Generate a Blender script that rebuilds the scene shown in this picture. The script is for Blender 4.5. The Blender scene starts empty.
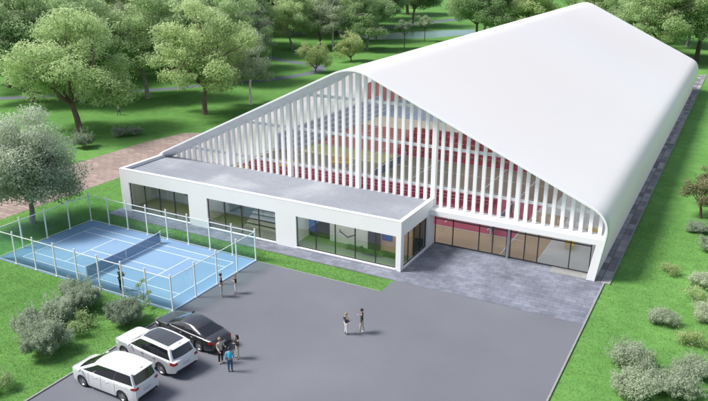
import bpy, math, random
import numpy as np
from mathutils import Vector, Matrix
R = math.radians
scn = bpy.context.scene
col = scn.collection

# ------------------------------------------------------------------ helpers
def tag(o, label=None, cat=None, group=None, kind=None):
    if label: o['label'] = label
    if cat: o['category'] = cat
    if group: o['group'] = group
    if kind: o['kind'] = kind
    return o

def empty(name, loc=(0, 0, 0), rz=0, label=None, cat=None, group=None):
    o = bpy.data.objects.new(name, None)
    o.empty_display_size = .3
    o.location = loc
    o.rotation_euler = (0, 0, rz)
    col.objects.link(o)
    return tag(o, label, cat, group)

def link_mesh(name, me, parent=None):
    o = bpy.data.objects.new(name, me)
    col.objects.link(o)
    if parent is not None: o.parent = parent
    return o

def kids(o):
    return list(CH.get(o.name, []))

def copy_tree(o, children, parent=None):
    c = o.copy()
    col.objects.link(c)
    if parent is not None: c.parent = parent
    for ch, sub in children:
        copy_tree(ch, sub, c)
    return c

def tree_of(o):
    return [(c, tree_of(c)) for c in bpy.data.objects if c.parent == o]

class MB:
    def __init__(s):
        s.v = []; s.f = []; s.m = []; s.cur = 0
    def mat(s, i): s.cur = i; return s
    def face(s, idx): s.f.append(tuple(idx)); s.m.append(s.cur)
    def poly(s, pts):
        b = len(s.v); s.v += [tuple(p) for p in pts]; s.face(range(b, b + len(pts))); return s
    def box(s, x0, x1, y0, y1, z0, z1):
        b = len(s.v)
        s.v += [(x0,y0,z0),(x1,y0,z0),(x1,y1,z0),(x0,y1,z0),(x0,y0,z1),(x1,y0,z1),(x1,y1,z1),(x0,y1,z1)]
        for f in ((0,3,2,1),(4,5,6,7),(0,1,5,4),(1,2,6,5),(2,3,7,6),(3,0,4,7)):
            s.face([b+i for i in f])
        return s
    def cbox(s, c, d, rz=0):
        b = len(s.v)
        s.box(-d[0]/2, d[0]/2, -d[1]/2, d[1]/2, -d[2]/2, d[2]/2)
        ca, sa = math.cos(rz), math.sin(rz)
        for i in range(b, len(s.v)):
            x, y, z = s.v[i]
            s.v[i] = (c[0]+x*ca-y*sa, c[1]+x*sa+y*ca, c[2]+z)
        return s
    def tube(s, pts, rad, n=8, cap=True):
        pts = [Vector(p) for p in pts]
        if not hasattr(rad, '__len__'): rad = [rad]*len(pts)
        rings = []
        up = Vector((0.13, 0.21, 1)).normalized()
        for i, p in enumerate(pts):
            d = (pts[min(i+1, len(pts)-1)] - pts[max(i-1, 0)]).normalized()
            a = d.cross(up)
            if a.length < 1e-3: a = d.cross(Vector((1, 0, 0)))
            a.normalize(); c = d.cross(a)
            b = len(s.v)
            for k in range(n):
                t = 2*math.pi*k/n
                s.v.append(tuple(p + (a*math.cos(t) + c*math.sin(t))*rad[i]))
            rings.append(b)
        for i in range(len(rings)-1):
            for k in range(n):
                s.face([rings[i]+k, rings[i]+(k+1) % n, rings[i+1]+(k+1) % n, rings[i+1]+k])
        if cap:
            s.face([rings[0]+k for k in range(n)][::-1]); s.face([rings[-1]+k for k in range(n)])
        return s
    def lathe(s, prof, n=20, axis='z', c=(0, 0, 0)):
        rings = []
        for r, h in prof:
            b = len(s.v)
            for k in range(n):
                t = 2*math.pi*k/n
                a, d = r*math.cos(t), r*math.sin(t)
                p = (a, d, h) if axis == 'z' else ((a, h, d) if axis == 'y' else (h, a, d))
                s.v.append((p[0]+c[0], p[1]+c[1], p[2]+c[2]))
            rings.append(b)
        for i in range(len(rings)-1):
            for k in range(n):
                s.face([rings[i]+k, rings[i]+(k+1) % n, rings[i+1]+(k+1) % n, rings[i+1]+k])
        return s
    def grid(s, P):
        h = len(P); w = len(P[0]); b = len(s.v)
        for row in P: s.v += [tuple(p) for p in row]
        for i in range(h-1):
            for j in range(w-1):
                s.face([b+i*w+j, b+i*w+j+1, b+(i+1)*w+j+1, b+(i+1)*w+j])
        return s
    def build(s, name, mats, parent=None, smooth=False, bevel=0, recalc=True):
        me = bpy.data.meshes.new(name)
        me.from_pydata(s.v, [], s.f)
        if not isinstance(mats, (list, tuple)): mats = [mats]
        for m in mats: me.materials.append(m)
        me.polygons.foreach_set('material_index', s.m)
        me.update()
        if recalc:
            import bmesh
            bm = bmesh.new(); bm.from_mesh(me)
            bmesh.ops.remove_doubles(bm, verts=bm.verts, dist=1e-5)
            bmesh.ops.recalc_face_normals(bm, faces=bm.faces)
            bm.to_mesh(me); bm.free()
        o = link_mesh(name, me, parent)
        if smooth:
            me.polygons.foreach_set('use_smooth', [True]*len(me.polygons))
            me.set_sharp_from_angle(angle=R(smooth if smooth is not True else 40))
        if bevel:
            md = o.modifiers.new('bevel', 'BEVEL'); md.width = bevel; md.segments = 2
            md.limit_method = 'ANGLE'; md.angle_limit = R(40)
        return o

# ------------------------------------------------------------------ materials
def srgb(r, g, b):
    f = lambda c: (c/255/12.92) if c/255 <= .04045 else ((c/255+.055)/1.055)**2.4
    return (f(r), f(g), f(b), 1)

def mat(name, color=(.5, .5, .5), rough=.6, metal=0, spec=.5, noise=None, bump=None, coat=0, emis=None):
    """noise=(scale, amount[, detail]) varies the value; bump=(scale, strength)"""
    m = bpy.data.materials.new(name); m.use_nodes = True
    nt = m.node_tree; N = nt.nodes; L = nt.links
    p = N['Principled BSDF']
    c = tuple(color)[:3] + (1,)
    p.inputs['Base Color'].default_value = c
    p.inputs['Roughness'].default_value = rough
    p.inputs['Metallic'].default_value = metal
    p.inputs['Specular IOR Level'].default_value = spec
    p.inputs['Coat Weight'].default_value = coat
    if noise or bump:
        tc = N.new('ShaderNodeTexCoord')
    if noise:
        n = N.new('ShaderNodeTexNoise'); n.inputs['Scale'].default_value = noise[0]
        n.inputs['Detail'].default_value = noise[2] if len(noise) > 2 else 5
        L.new(tc.outputs['Object'], n.inputs['Vector'])
        mr = N.new('ShaderNodeMapRange')
        mr.inputs['From Min'].default_value = .3; mr.inputs['From Max'].default_value = .7
        mr.inputs['To Min'].default_value = 1-noise[1]; mr.inputs['To Max'].default_value = 1+noise[1]
        L.new(n.outputs['Fac'], mr.inputs['Value'])
        mx = N.new('ShaderNodeMix'); mx.data_type = 'RGBA'; mx.blend_type = 'MULTIPLY'
        mx.inputs['Factor'].default_value = 1
        mx.inputs['A'].default_value = c
        L.new(mr.outputs['Result'], mx.inputs['B'])
        L.new(mx.outputs['Result'], p.inputs['Base Color'])
    if bump:
        n2 = N.new('ShaderNodeTexNoise'); n2.inputs['Scale'].default_value = bump[0]; n2.inputs['Detail'].default_value = 4
        L.new(tc.outputs['Object'], n2.inputs['Vector'])
        b = N.new('ShaderNodeBump'); b.inputs['Strength'].default_value = bump[1]; b.inputs['Distance'].default_value = .05
        L.new(n2.outputs['Fac'], b.inputs['Height']); L.new(b.outputs['Normal'], p.inputs['Normal'])
    return m

def mat_glass(name, tint=(.8, .85, .85), refl=.08, dark=0.0, rough=.02):
    """Thin architectural glass: tinted transparency with a fresnel mirror on top."""
    m = bpy.data.materials.new(name); m.use_nodes = True
    nt = m.node_tree; N = nt.nodes; L = nt.links
    N.remove(N['Principled BSDF']); out = N['Material Output']
    t = N.new('ShaderNodeBsdfTransparent'); t.inputs['Color'].default_value = tuple(tint)+(1,)
    g = N.new('ShaderNodeBsdfGlossy'); g.inputs['Roughness'].default_value = rough
    lw = N.new('ShaderNodeLayerWeight'); lw.inputs['Blend'].default_value = .2
    mr = N.new('ShaderNodeMapRange'); mr.inputs['To Min'].default_value = refl; mr.inputs['To Max'].default_value = .8
    L.new(lw.outputs['Fresnel'], mr.inputs['Value'])
    mx = N.new('ShaderNodeMixShader')
    L.new(mr.outputs['Result'], mx.inputs['Fac']); L.new(t.outputs[0], mx.inputs[1]); L.new(g.outputs[0], mx.inputs[2])
    L.new(mx.outputs[0], out.inputs['Surface'])
    return m

def ramp_mat(name, stops, scale, rough=.8, detail=6, second=None, bump=None, coord='Object', distort=0):
    """noise -> colour ramp, optionally multiplied by a finer noise"""
    m = bpy.data.materials.new(name); m.use_nodes = True
    nt = m.node_tree; N = nt.nodes; L = nt.links; p = N['Principled BSDF']
    p.inputs['Roughness'].default_value = rough; p.inputs['Specular IOR Level'].default_value = .2
    tc = N.new('ShaderNodeTexCoord')
    n = N.new('ShaderNodeTexNoise'); n.inputs['Scale'].default_value = scale; n.inputs['Detail'].default_value = detail
    n.inputs['Distortion'].default_value = distort
    L.new(tc.outputs[coord], n.inputs['Vector'])
    cr = N.new('ShaderNodeValToRGB'); e = cr.color_ramp.elements
    e[0].position, e[0].color = stops[0]; e[1].position, e[1].color = stops[-1]
    for s in stops[1:-1]:
        k = e.new(s[0]); k.color = s[1]
    L.new(n.outputs['Fac'], cr.inputs['Fac'])
    last = cr.outputs['Color']
    if second:
        n2 = N.new('ShaderNodeTexNoise'); n2.inputs['Scale'].default_value = second[0]; n2.inputs['Detail'].default_value = 3
        L.new(tc.outputs[coord], n2.inputs['Vector'])
        mr = N.new('ShaderNodeMapRange'); mr.inputs['From Min'].default_value = .3; mr.inputs['From Max'].default_value = .7
        mr.inputs['To Min'].default_value = 1-second[1]; mr.inputs['To Max'].default_value = 1+second[1]
        L.new(n2.outputs['Fac'], mr.inputs['Value'])
        mx = N.new('ShaderNodeMix'); mx.data_type = 'RGBA'; mx.blend_type = 'MULTIPLY'; mx.inputs['Factor'].default_value = 1
        L.new(last, mx.inputs['A']); L.new(mr.outputs['Result'], mx.inputs['B']); last = mx.outputs['Result']
    L.new(last, p.inputs['Base Color'])
    if bump:
        n3 = N.new('ShaderNodeTexNoise'); n3.inputs['Scale'].default_value = bump[0]; n3.inputs['Detail'].default_value = 3
        L.new(tc.outputs[coord], n3.inputs['Vector'])
        b = N.new('ShaderNodeBump'); b.inputs['Strength'].default_value = bump[1]; b.inputs['Distance'].default_value = bump[2]
        L.new(n3.outputs['Fac'], b.inputs['Height']); L.new(b.outputs['Normal'], p.inputs['Normal'])
    return m

def brick_mat(name, c1, c2, mortar, bw, bh, scale=1, mort=.01, rough=.75, vary=None, rot=0, offset=.5):
    m = bpy.data.materials.new(name); m.use_nodes = True
    nt = m.node_tree; N = nt.nodes; L = nt.links; p = N['Principled BSDF']
    p.inputs['Roughness'].default_value = rough; p.inputs['Specular IOR Level'].default_value = .25
    tc = N.new('ShaderNodeTexCoord'); mp = N.new('ShaderNodeMapping'); mp.inputs['Rotation'].default_value = (0, 0, rot)
    L.new(tc.outputs['Object'], mp.inputs['Vector'])
    b = N.new('ShaderNodeTexBrick'); b.inputs['Scale'].default_value = scale
    b.inputs['Color1'].default_value = c1; b.inputs['Color2'].default_value = c2; b.inputs['Mortar'].default_value = mortar
    b.inputs['Brick Width'].default_value = bw; b.inputs['Row Height'].default_value = bh; b.inputs['Mortar Size'].default_value = mort
    b.inputs['Mortar Smooth'].default_value = .2; b.offset = offset
    L.new(mp.outputs[0], b.inputs['Vector'])
    last = b.outputs['Color']
    if vary:
        for sc, am in vary:
            n2 = N.new('ShaderNodeTexNoise'); n2.inputs['Scale'].default_value = sc; n2.inputs['Detail'].default_value = 6
            L.new(tc.outputs['Object'], n2.inputs['Vector'])
            mr = N.new('ShaderNodeMapRange'); mr.inputs['From Min'].default_value = .3; mr.inputs['From Max'].default_value = .7
            mr.inputs['To Min'].default_value = 1-am; mr.inputs['To Max'].default_value = 1+am
            L.new(n2.outputs['Fac'], mr.inputs['Value'])
            mx = N.new('ShaderNodeMix'); mx.data_type = 'RGBA'; mx.blend_type = 'MULTIPLY'; mx.inputs['Factor'].default_value = 1
            L.new(last, mx.inputs['A']); L.new(mr.outputs['Result'], mx.inputs['B']); last = mx.outputs['Result']
    L.new(last, p.inputs['Base Color'])
    return m

def leaf_mat(name, dark, mid, light, trans=.25, sat=.86):
    m = bpy.data.materials.new(name); m.use_nodes = True
    nt = m.node_tree; N = nt.nodes; L = nt.links; p = N['Principled BSDF']; out = N['Material Output']
    p.inputs['Roughness'].default_value = .75; p.inputs['Specular IOR Level'].default_value = .1
    at = N.new('ShaderNodeAttribute'); at.attribute_name = 'tint'
    oi = N.new('ShaderNodeObjectInfo')
    cr = N.new('ShaderNodeValToRGB'); e = cr.color_ramp.elements
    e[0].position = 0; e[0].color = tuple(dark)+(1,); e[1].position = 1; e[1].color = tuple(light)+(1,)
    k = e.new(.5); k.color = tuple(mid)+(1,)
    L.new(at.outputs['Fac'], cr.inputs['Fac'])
    hs = N.new('ShaderNodeHueSaturation')
    mr = N.new('ShaderNodeMapRange'); mr.inputs['To Min'].default_value = .49; mr.inputs['To Max'].default_value = .515
    L.new(oi.outputs['Random'], mr.inputs['Value']); L.new(mr.outputs['Result'], hs.inputs['Hue'])
    mr2 = N.new('ShaderNodeMapRange'); mr2.inputs['To Min'].default_value = 1.15; mr2.inputs['To Max'].default_value = .85
    L.new(oi.outputs['Random'], mr2.inputs['Value']); L.new(mr2.outputs['Result'], hs.inputs['Value'])
    hs.inputs['Saturation'].default_value = sat
    L.new(cr.outputs['Color'], hs.inputs['Color'])
    L.new(hs.outputs['Color'], p.inputs['Base Color'])
    tr = N.new('ShaderNodeBsdfTranslucent'); L.new(hs.outputs['Color'], tr.inputs['Color'])
    mx = N.new('ShaderNodeMixShader'); mx.inputs['Fac'].default_value = trans
    L.new(p.outputs[0], mx.inputs[1]); L.new(tr.outputs[0], mx.inputs[2]); L.new(mx.outputs[0], out.inputs['Surface'])
    return m

M = {}
M['white'] = mat('white_render', (.87, .87, .88), .55, noise=(.5, .02))
M['louver'] = mat('louver_white', (.90, .90, .91), .45)
M['rim'] = mat('soffit_grey_white', (.70, .70, .75), .5, noise=(1.2, .06))
M['grey_mullion'] = mat('dark_mullion', (.035, .04, .045), .4)
M['steel'] = mat('brushed_steel', (.55, .57, .6), .35, .8)
M['glass'] = mat_glass('clear_glass', (.95, .97, .97), .05)
M['glass_gable'] = mat_glass('gable_glass', (.93, .95, .96), .07)
M['glass_annex'] = mat_glass('annex_glass', (.92, .95, .94), .19)
M['fence_glass'] = mat_glass('fence_glass', (.80, .925, .91), .06)
M['fence_white'] = mat('fence_white_paint', (.80, .84, .82), .4)
M['asphalt'] = ramp_mat('asphalt', [(.25, (.138, .146, .172, 1)), (.75, (.176, .184, .210, 1))], .12, .85, 8, second=(14, .07), bump=(30, .3, .01))
M['grass'] = None
M['kerb'] = mat('kerb_concrete', (.27, .28, .27), .8, noise=(3, .1))
M['court'] = ramp_mat('court_blue', [(.3, (.195, .325, .50, 1)), (.7, (.235, .37, .54, 1))], .25, .6, 5, second=(6, .03))
M['court_out'] = ramp_mat('court_blue_surround', [(.3, (.165, .28, .445, 1)), (.7, (.20, .325, .49, 1))], .3, .6, 5, second=(6, .03))
M['line'] = mat('line_paint', (.78, .84, .87), .6)
M['net'] = None
M['paving'] = brick_mat('plaza_paving', srgb(128, 132, 144), srgb(114, 119, 133), srgb(92, 96, 106), .9, .45, 1, .018, .6, vary=((.35, .26), (1.6, .16)))
M['strip'] = brick_mat('side_strip_paving', srgb(168, 164, 168), srgb(108, 108, 114), srgb(92, 92, 96), 1.3, 1.4, 1, .03, .65, vary=((.8, .12), (4, .08)), offset=0)
M['brickpath'] = brick_mat('brick_path', srgb(166, 148, 138), srgb(142, 126, 120), srgb(116, 106, 102), 1.1, .55, 1, .04, .8, vary=((.3, .06), (3, .1)))
M['path'] = mat('grey_path', srgb(98, 106, 116)[:3], .8, noise=(.5, .08))
M['water'] = mat('pond_water', srgb(112, 146, 140)[:3], .25, noise=(.1, .08))
M['annex_roof'] = ramp_mat('annex_roof', [(.3, srgb(132, 137, 146)), (.55, srgb(143, 148, 157)), (.75, srgb(168, 172, 178))], .18, .7, 6, second=(3, .06), distort=.4)
M['tan'] = mat('tan_court', srgb(188, 162, 128)[:3], .5, noise=(.5, .04))
M['crimson'] = mat('crimson_court', srgb(184, 58, 92)[:3], .5, noise=(.5, .05))
M['olive'] = mat('olive_court', srgb(118, 118, 88)[:3], .5, noise=(.4, .06))
M['brown'] = mat('brown_court', srgb(170, 92, 84)[:3], .5, noise=(.4, .06))
M['beige'] = mat('beige_court', srgb(222, 210, 188)[:3], .5, noise=(.4, .06))
M['bluegrey'] = mat('bluegrey_court', srgb(150, 168, 196)[:3], .5, noise=(.4, .06))
M['hallgrey'] = mat('hall_grey_floor', srgb(214, 216, 214)[:3], .5, noise=(.5, .05))
M['limefloor'] = mat('lime_floor', srgb(176, 178, 96)[:3], .5, noise=(.4, .06))
M['brownfloor'] = mat('grey_brown_floor', srgb(140, 122, 104)[:3], .5, noise=(.4, .06))
M['banner'] = mat('pale_red_banner', srgb(216, 130, 128)[:3], .6, noise=(.3, .12))
M['bluewall'] = mat('blue_grey_stand', srgb(176, 184, 204)[:3], .6, noise=(.6, .1))
M['yellow'] = mat('yellow_plastic', srgb(240, 200, 70)[:3], .5)
M['annex_green'] = mat('annex_green_carpet', (.20, .36, .15), .8, noise=(1, .06))
M['annex_olive'] = mat('annex_olive_carpet', (.32, .35, .22), .8, noise=(1, .06))
M['inner_wall'] = mat('inner_wall', (.92, .92, .90), .7)
M['inner_grey'] = mat('inner_grey_wall', (.58, .64, .62), .7)
M['blue'] = mat('blue_panel', srgb(40, 84, 170)[:3], .4)
M['dark'] = mat('dark_cupboard', srgb(52, 50, 60)[:3], .5)
M['screen'] = mat('blue_screen', srgb(50, 100, 200)[:3], .2)
M['stair'] = mat('bleacher_step', (.75, .74, .70), .6)
M['dkgreen'] = mat('dark_green_vinyl', srgb(40, 92, 40)[:3], .4)
M['peach'] = mat('peach_wall', srgb(226, 186, 160)[:3], .7)
M['roofpaint'] = None

def roof_material():
    m = bpy.data.materials.new('roof_membrane'); m.use_nodes = True
    nt = m.node_tree; N = nt.nodes; L = nt.links; p = N['Principled BSDF']; out = N['Material Output']
    p.inputs['Roughness'].default_value = .5; p.inputs['Specular IOR Level'].default_value = .35
    tc = N.new('ShaderNodeTexCoord')
    n = N.new('ShaderNodeTexNoise'); n.inputs['Scale'].default_value = .06; n.inputs['Detail'].default_value = 4
    L.new(tc.outputs['Object'], n.inputs['Vector'])
    w = N.new('ShaderNodeTexWave'); w.wave_type = 'BANDS'; w.bands_direction = 'Y'; w.inputs['Scale'].default_value = .052
    w.wave_profile = 'SAW'
    L.new(tc.outputs['Object'], w.inputs['Vector'])
    cr = N.new('ShaderNodeValToRGB'); e = cr.color_ramp.elements
    e[0].position = 0; e[0].color = (.965, .965, .97, 1); e[1].position = .02; e[1].color = (1, 1, 1, 1)
    L.new(w.outputs['Color'], cr.inputs['Fac'])
    c2 = N.new('ShaderNodeValToRGB'); e = c2.color_ramp.elements
    e[0].position = .3; e[0].color = (.94, .945, .95, 1); e[1].position = .7; e[1].color = (.955, .96, .965, 1)
    L.new(n.outputs['Fac'], c2.inputs['Fac'])
    mx = N.new('ShaderNodeMix'); mx.data_type = 'RGBA'; mx.blend_type = 'MULTIPLY'; mx.inputs['Factor'].default_value = 1
    L.new(cr.outputs['Color'], mx.inputs['A']); L.new(c2.outputs['Color'], mx.inputs['B'])
    L.new(mx.outputs['Result'], p.inputs['Base Color'])
    tr = N.new('ShaderNodeBsdfTranslucent'); tr.inputs['Color'].default_value = (.95, .95, .97, 1)
    ms = N.new('ShaderNodeMixShader'); ms.inputs['Fac'].default_value = .30
    L.new(p.outputs[0], ms.inputs[1]); L.new(tr.outputs[0], ms.inputs[2]); L.new(ms.outputs[0], out.inputs['Surface'])
    return m
M['roof'] = roof_material()

def grass_material():
    m = bpy.data.materials.new('grass'); m.use_nodes = True
    nt = m.node_tree; N = nt.nodes; L = nt.links; p = N['Principled BSDF']
    p.inputs['Roughness'].default_value = .9; p.inputs['Specular IOR Level'].default_value = .1
    tc = N.new('ShaderNodeTexCoord')
    def noise(s, d=5, r=.6):
        n = N.new('ShaderNodeTexNoise'); n.inputs['Scale'].default_value = s; n.inputs['Detail'].default_value = d
        n.inputs['Roughness'].default_value = r
        L.new(tc.outputs['Object'], n.inputs['Vector']); return n
    a = noise(.07, 6); b = noise(4.5, 8, .8); c = noise(.9, 4)
    cr = N.new('ShaderNodeValToRGB'); e = cr.color_ramp.elements
    e[0].position = .3; e[0].color = (.090, .225, .052, 1); e[1].position = .72; e[1].color = (.165, .35, .09, 1)
    L.new(a.outputs['Fac'], cr.inputs['Fac'])
    last = cr.outputs['Color']
    for n, lo, hi, fm, fM in ((b, .80, 1.20, .32, .68), (c, .86, 1.14, .3, .7)):
        mr = N.new('ShaderNodeMapRange'); mr.inputs['From Min'].default_value = fm; mr.inputs['From Max'].default_value = fM
        mr.inputs['To Min'].default_value = lo; mr.inputs['To Max'].default_value = hi
        L.new(n.outputs['Fac'], mr.inputs['Value'])
        mx = N.new('ShaderNodeMix'); mx.data_type = 'RGBA'; mx.blend_type = 'MULTIPLY'; mx.inputs['Factor'].default_value = 1
        L.new(last, mx.inputs['A']); L.new(mr.outputs['Result'], mx.inputs['B']); last = mx.outputs['Result']
    sp = N.new('ShaderNodeSeparateXYZ'); L.new(tc.outputs['Object'], sp.inputs[0])  # left lawns toned darker: shade and lawn variation put into the colour
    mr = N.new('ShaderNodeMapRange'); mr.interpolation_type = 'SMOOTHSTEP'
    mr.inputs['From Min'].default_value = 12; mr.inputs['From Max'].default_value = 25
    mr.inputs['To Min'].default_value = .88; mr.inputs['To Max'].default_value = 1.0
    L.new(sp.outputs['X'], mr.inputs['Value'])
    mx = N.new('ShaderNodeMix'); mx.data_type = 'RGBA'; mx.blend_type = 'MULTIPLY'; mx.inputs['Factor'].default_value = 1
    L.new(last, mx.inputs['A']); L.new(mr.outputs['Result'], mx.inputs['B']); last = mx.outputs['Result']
    L.new(last, p.inputs['Base Color'])
    bp = N.new('ShaderNodeBump'); bp.inputs['Strength'].default_value = .7; bp.inputs['Distance'].default_value = .08
    L.new(b.outputs['Fac'], bp.inputs['Height']); L.new(bp.outputs['Normal'], p.inputs['Normal'])
    return m
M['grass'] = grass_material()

def net_material(name, c, density):
    m = bpy.data.materials.new(name); m.use_nodes = True
    nt = m.node_tree; N = nt.nodes; L = nt.links; p = N['Principled BSDF']; out = N['Material Output']
    p.inputs['Base Color'].default_value = c; p.inputs['Roughness'].default_value = .8
    tc = N.new('ShaderNodeTexCoord')
    b = N.new('ShaderNodeTexBrick'); b.inputs['Scale'].default_value = 1; b.offset = 0
    b.inputs['Brick Width'].default_value = .05; b.inputs['Row Height'].default_value = .05; b.inputs['Mortar Size'].default_value = .012
    b.inputs['Color1'].default_value = (0, 0, 0, 1); b.inputs['Color2'].default_value = (0, 0, 0, 1); b.inputs['Mortar'].default_value = (1, 1, 1, 1)
    sep = N.new('ShaderNodeSeparateXYZ'); cmb = N.new('ShaderNodeCombineXYZ')
    L.new(tc.outputs['Object'], sep.inputs[0]); L.new(sep.outputs['Y'], cmb.inputs['X']); L.new(sep.outputs['Z'], cmb.inputs['Y'])
    L.new(cmb.outputs[0], b.inputs['Vector'])
    t = N.new('ShaderNodeBsdfTransparent'); mx = N.new('ShaderNodeMixShader')
    mr = N.new('ShaderNodeMapRange'); mr.inputs['To Min'].default_value = density
    L.new(b.outputs['Color'], mr.inputs['Value']); L.new(mr.outputs['Result'], mx.inputs['Fac'])
    L.new(t.outputs[0], mx.inputs[1]); L.new(p.outputs[0], mx.inputs[2]); L.new(mx.outputs[0], out.inputs['Surface'])
    return m
M['net'] = net_material('tennis_net_mesh', srgb(58, 92, 140), .35)

# ------------------------------------------------------------------ ground, paving, paths
def sheet(name, pts, z, m, kind='structure', sub=None):
    mb = MB(); mb.poly([(x, y, z) for x, y in pts]); o = mb.build(name, m, recalc=False)
    if o.data.polygons[0].normal.z < 0: o.data.flip_normals()
    tag(o, kind=kind); return o
def rect(x0, x1, y0, y1): return [(x0, y0), (x1, y0), (x1, y1), (x0, y1)]

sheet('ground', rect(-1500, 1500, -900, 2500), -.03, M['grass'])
sheet('parking_lot', [(.1, -90), (24.9, -90), (24.9, 11.57), (11.12, 11.57), (11.12, 9.41), (.1, 9.41)], 0, M['asphalt'])
sheet('plaza_paving', [(-18.6, 11.57), (24.95, 11.57), (24.95, 19.75), (-18.6, 19.75)], .008, M['paving'])
sheet('side_path', rect(24.05, 25.3, 18.6, 125), .012, M['strip'])
sheet('brick_path', [(-26.0, -25), (-26.0, 22), (-26.6, 32), (-28, 38.5), (-31, 40.5), (-33.5, 38.8), (-34.6, 32), (-34.5, 22), (-34.5, -25)], -.015, M['brickpath'])

def ribbon(name, pts, w, z, m):
    from mathutils import geometry
    P = [Vector((x, y)) for x, y in pts]
    # smooth by Catmull-Rom
    Q = []
    for i in range(len(P)-1):
        p0 = P[max(i-1, 0)]; p1 = P[i]; p2 = P[i+1]; p3 = P[min(i+2, len(P)-1)]
        for k in range(8):
            t = k/8
            Q.append(.5*((2*p1)+(-p0+p2)*t+(2*p0-5*p1+4*p2-p3)*t*t+(-p0+3*p1-3*p2+p3)*t**3))
    Q.append(P[-1])
    mb = MB(); A = []; B = []
    for i, q in enumerate(Q):
        d = (Q[min(i+1, len(Q)-1)]-Q[max(i-1, 0)]).normalized(); n = Vector((-d.y, d.x))*w/2
        A.append((q.x+n.x, q.y+n.y, z)); B.append((q.x-n.x, q.y-n.y, z))
    mb.grid([A, B]); o = mb.build(name, m, recalc=False)
    if o.data.polygons[0].normal.z < 0: o.data.flip_normals()
    return tag(o, kind='structure')
ribbon('footpath', [(-100, 20), (-78, 41), (-60, 60), (-54.6, 68.6), (-48.8, 77), (-46, 84), (-45, 92), (-49, 98.5), (-55.2, 100), (-66, 104.5), (-90, 122), (-140, 170)], 2.6, -.02, M['path'])
ribbon('park_road', [(-230, 60), (-150, 93), (-110, 125), (-78, 160), (-66, 200), (-56, 240)], 5.5, -.019, M['path'])
sheet('pond_water', [(-70, 152), (-60, 146), (-48, 156), (-40, 172), (-44, 186), (-58, 172)], -.012, M['water'])
sheet('pond_water', [(-176, 118), (-150, 98), (-135, 100), (-148, 118), (-170, 136)], -.012, M['water'])

def kerb_run(name, a, b, w=.12, h=.10):
    d = Vector((b[0]-a[0], b[1]-a[1])); L_ = d.length
    mb = MB(); mb.cbox(((a[0]+b[0])/2, (a[1]+b[1])/2, h/2-.03), (L_, w, h), math.atan2(d.y, d.x))
    o = mb.build(name, M['kerb'], bevel=.015); return tag(o, kind='structure')
kerb_run('lawn_kerb', (24.98, -60), (24.98, 18.5))
kerb_run('lawn_kerb', (.04, -60), (.04, -.1))
kerb_run('lawn_kerb', (25.36, 18.5), (25.36, 125))
kerb_run('lawn_kerb', (.2, 9.44), (11.1, 9.44), .08, .07)

# grass blades along the lawn edges near the camera and a thin scatter: one uncountable mass
def grass_tufts():
    rng = np.random.default_rng(5)
    P = []
    def area(x0, x1, y0, y1, n):
        P.append(np.stack([rng.uniform(x0, x1, n), rng.uniform(y0, y1, n)], 1))
    area(25.05, 40, -2, 34, 30000); area(-12, -.05, -14, -.1, 13000); area(-26, -12, -6, -.1, 6000)
    area(-18, 11, 9.6, 11.5, 6000); area(-25.5, -18.6, -1, 20, 6000); area(-18.5, 0, 9.6, 11.5, 3000)
    P = np.concatenate(P)
    keep = ~((P[:, 0] > -18.45) & (P[:, 0] < .05) & (P[:, 1] > -.05) & (P[:, 1] < 9.55))
    P = P[keep]; n = len(P)
    h = rng.uniform(.03, .085, n); w = rng.uniform(.015, .035, n); a = rng.uniform(0, 6.28, n)
    lean = rng.uniform(-.06, .06, (n, 2))
    v = np.zeros((n, 3, 3))
    dx, dy = np.cos(a)*w, np.sin(a)*w
    v[:, 0] = np.stack([P[:, 0]-dx, P[:, 1]-dy, np.full(n, -.03)], 1)
    v[:, 1] = np.stack([P[:, 0]+dx, P[:, 1]+dy, np.full(n, -.03)], 1)
    v[:, 2] = np.stack([P[:, 0]+lean[:, 0], P[:, 1]+lean[:, 1], h-.03], 1)
    o = raw_mesh('grass_blades', v.reshape(-1, 3), 3, rng.random(n), M['blade'])
    tag(o, 'short bright green grass blades over the lawns', 'grass', kind='stuff')

def raw_mesh(name, verts, k, tint, m):
    n = len(verts)//k
    me = bpy.data.meshes.new(name)
    me.vertices.add(len(verts)); me.vertices.foreach_set('co', verts.astype(np.float32).ravel())
    me.loops.add(len(verts)); me.loops.foreach_set('vertex_index', np.arange(len(verts), dtype=np.int32))
    me.polygons.add(n); me.polygons.foreach_set('loop_start', np.arange(0, n*k, k, dtype=np.int32))
    me.materials.append(m)
    me.update(calc_edges=True)
    at = me.attributes.new('tint', 'FLOAT', 'FACE'); at.data.foreach_set('value', np.asarray(tint, dtype=np.float32))
    return link_mesh(name, me)
M['blade'] = leaf_mat('grass_blade', (.10, .245, .055), (.15, .33, .08), (.22, .42, .12), .4)
grass_tufts()

# ------------------------------------------------------------------ foliage
def leaf_quads(rng, centers, normals, size, aspect=.55):
    n = len(centers)
    r = rng.normal(size=(n, 3))
    u = np.cross(normals, r); u /= np.linalg.norm(u, axis=1)[:, None]+1e-9
    w = np.cross(normals, u); w /= np.linalg.norm(w, axis=1)[:, None]+1e-9
    s = size*rng.uniform(.6, 1.35, n)[:, None]
    V = np.zeros((n, 4, 3))
    V[:, 0] = centers-u*s; V[:, 1] = centers-w*s*aspect; V[:, 2] = centers+u*s; V[:, 3] = centers+w*s*aspect
    return V.reshape(-1, 3)

def clump_points(rng, c, r, n, flat=.7):
    d = rng.normal(size=(n, 3)); d /= np.linalg.norm(d, axis=1)[:, None]
    rad = r*rng.uniform(.15, 1, n)**.45
    # ragged outline: lobes
    lob = 1+.25*np.sin(d[:, 0]*5+c[0]*3)*np.cos(d[:, 1]*6+c[1]*2)
    p = d*(rad*lob)[:, None]; p[:, 2] *= flat
    return c+p, d

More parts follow.
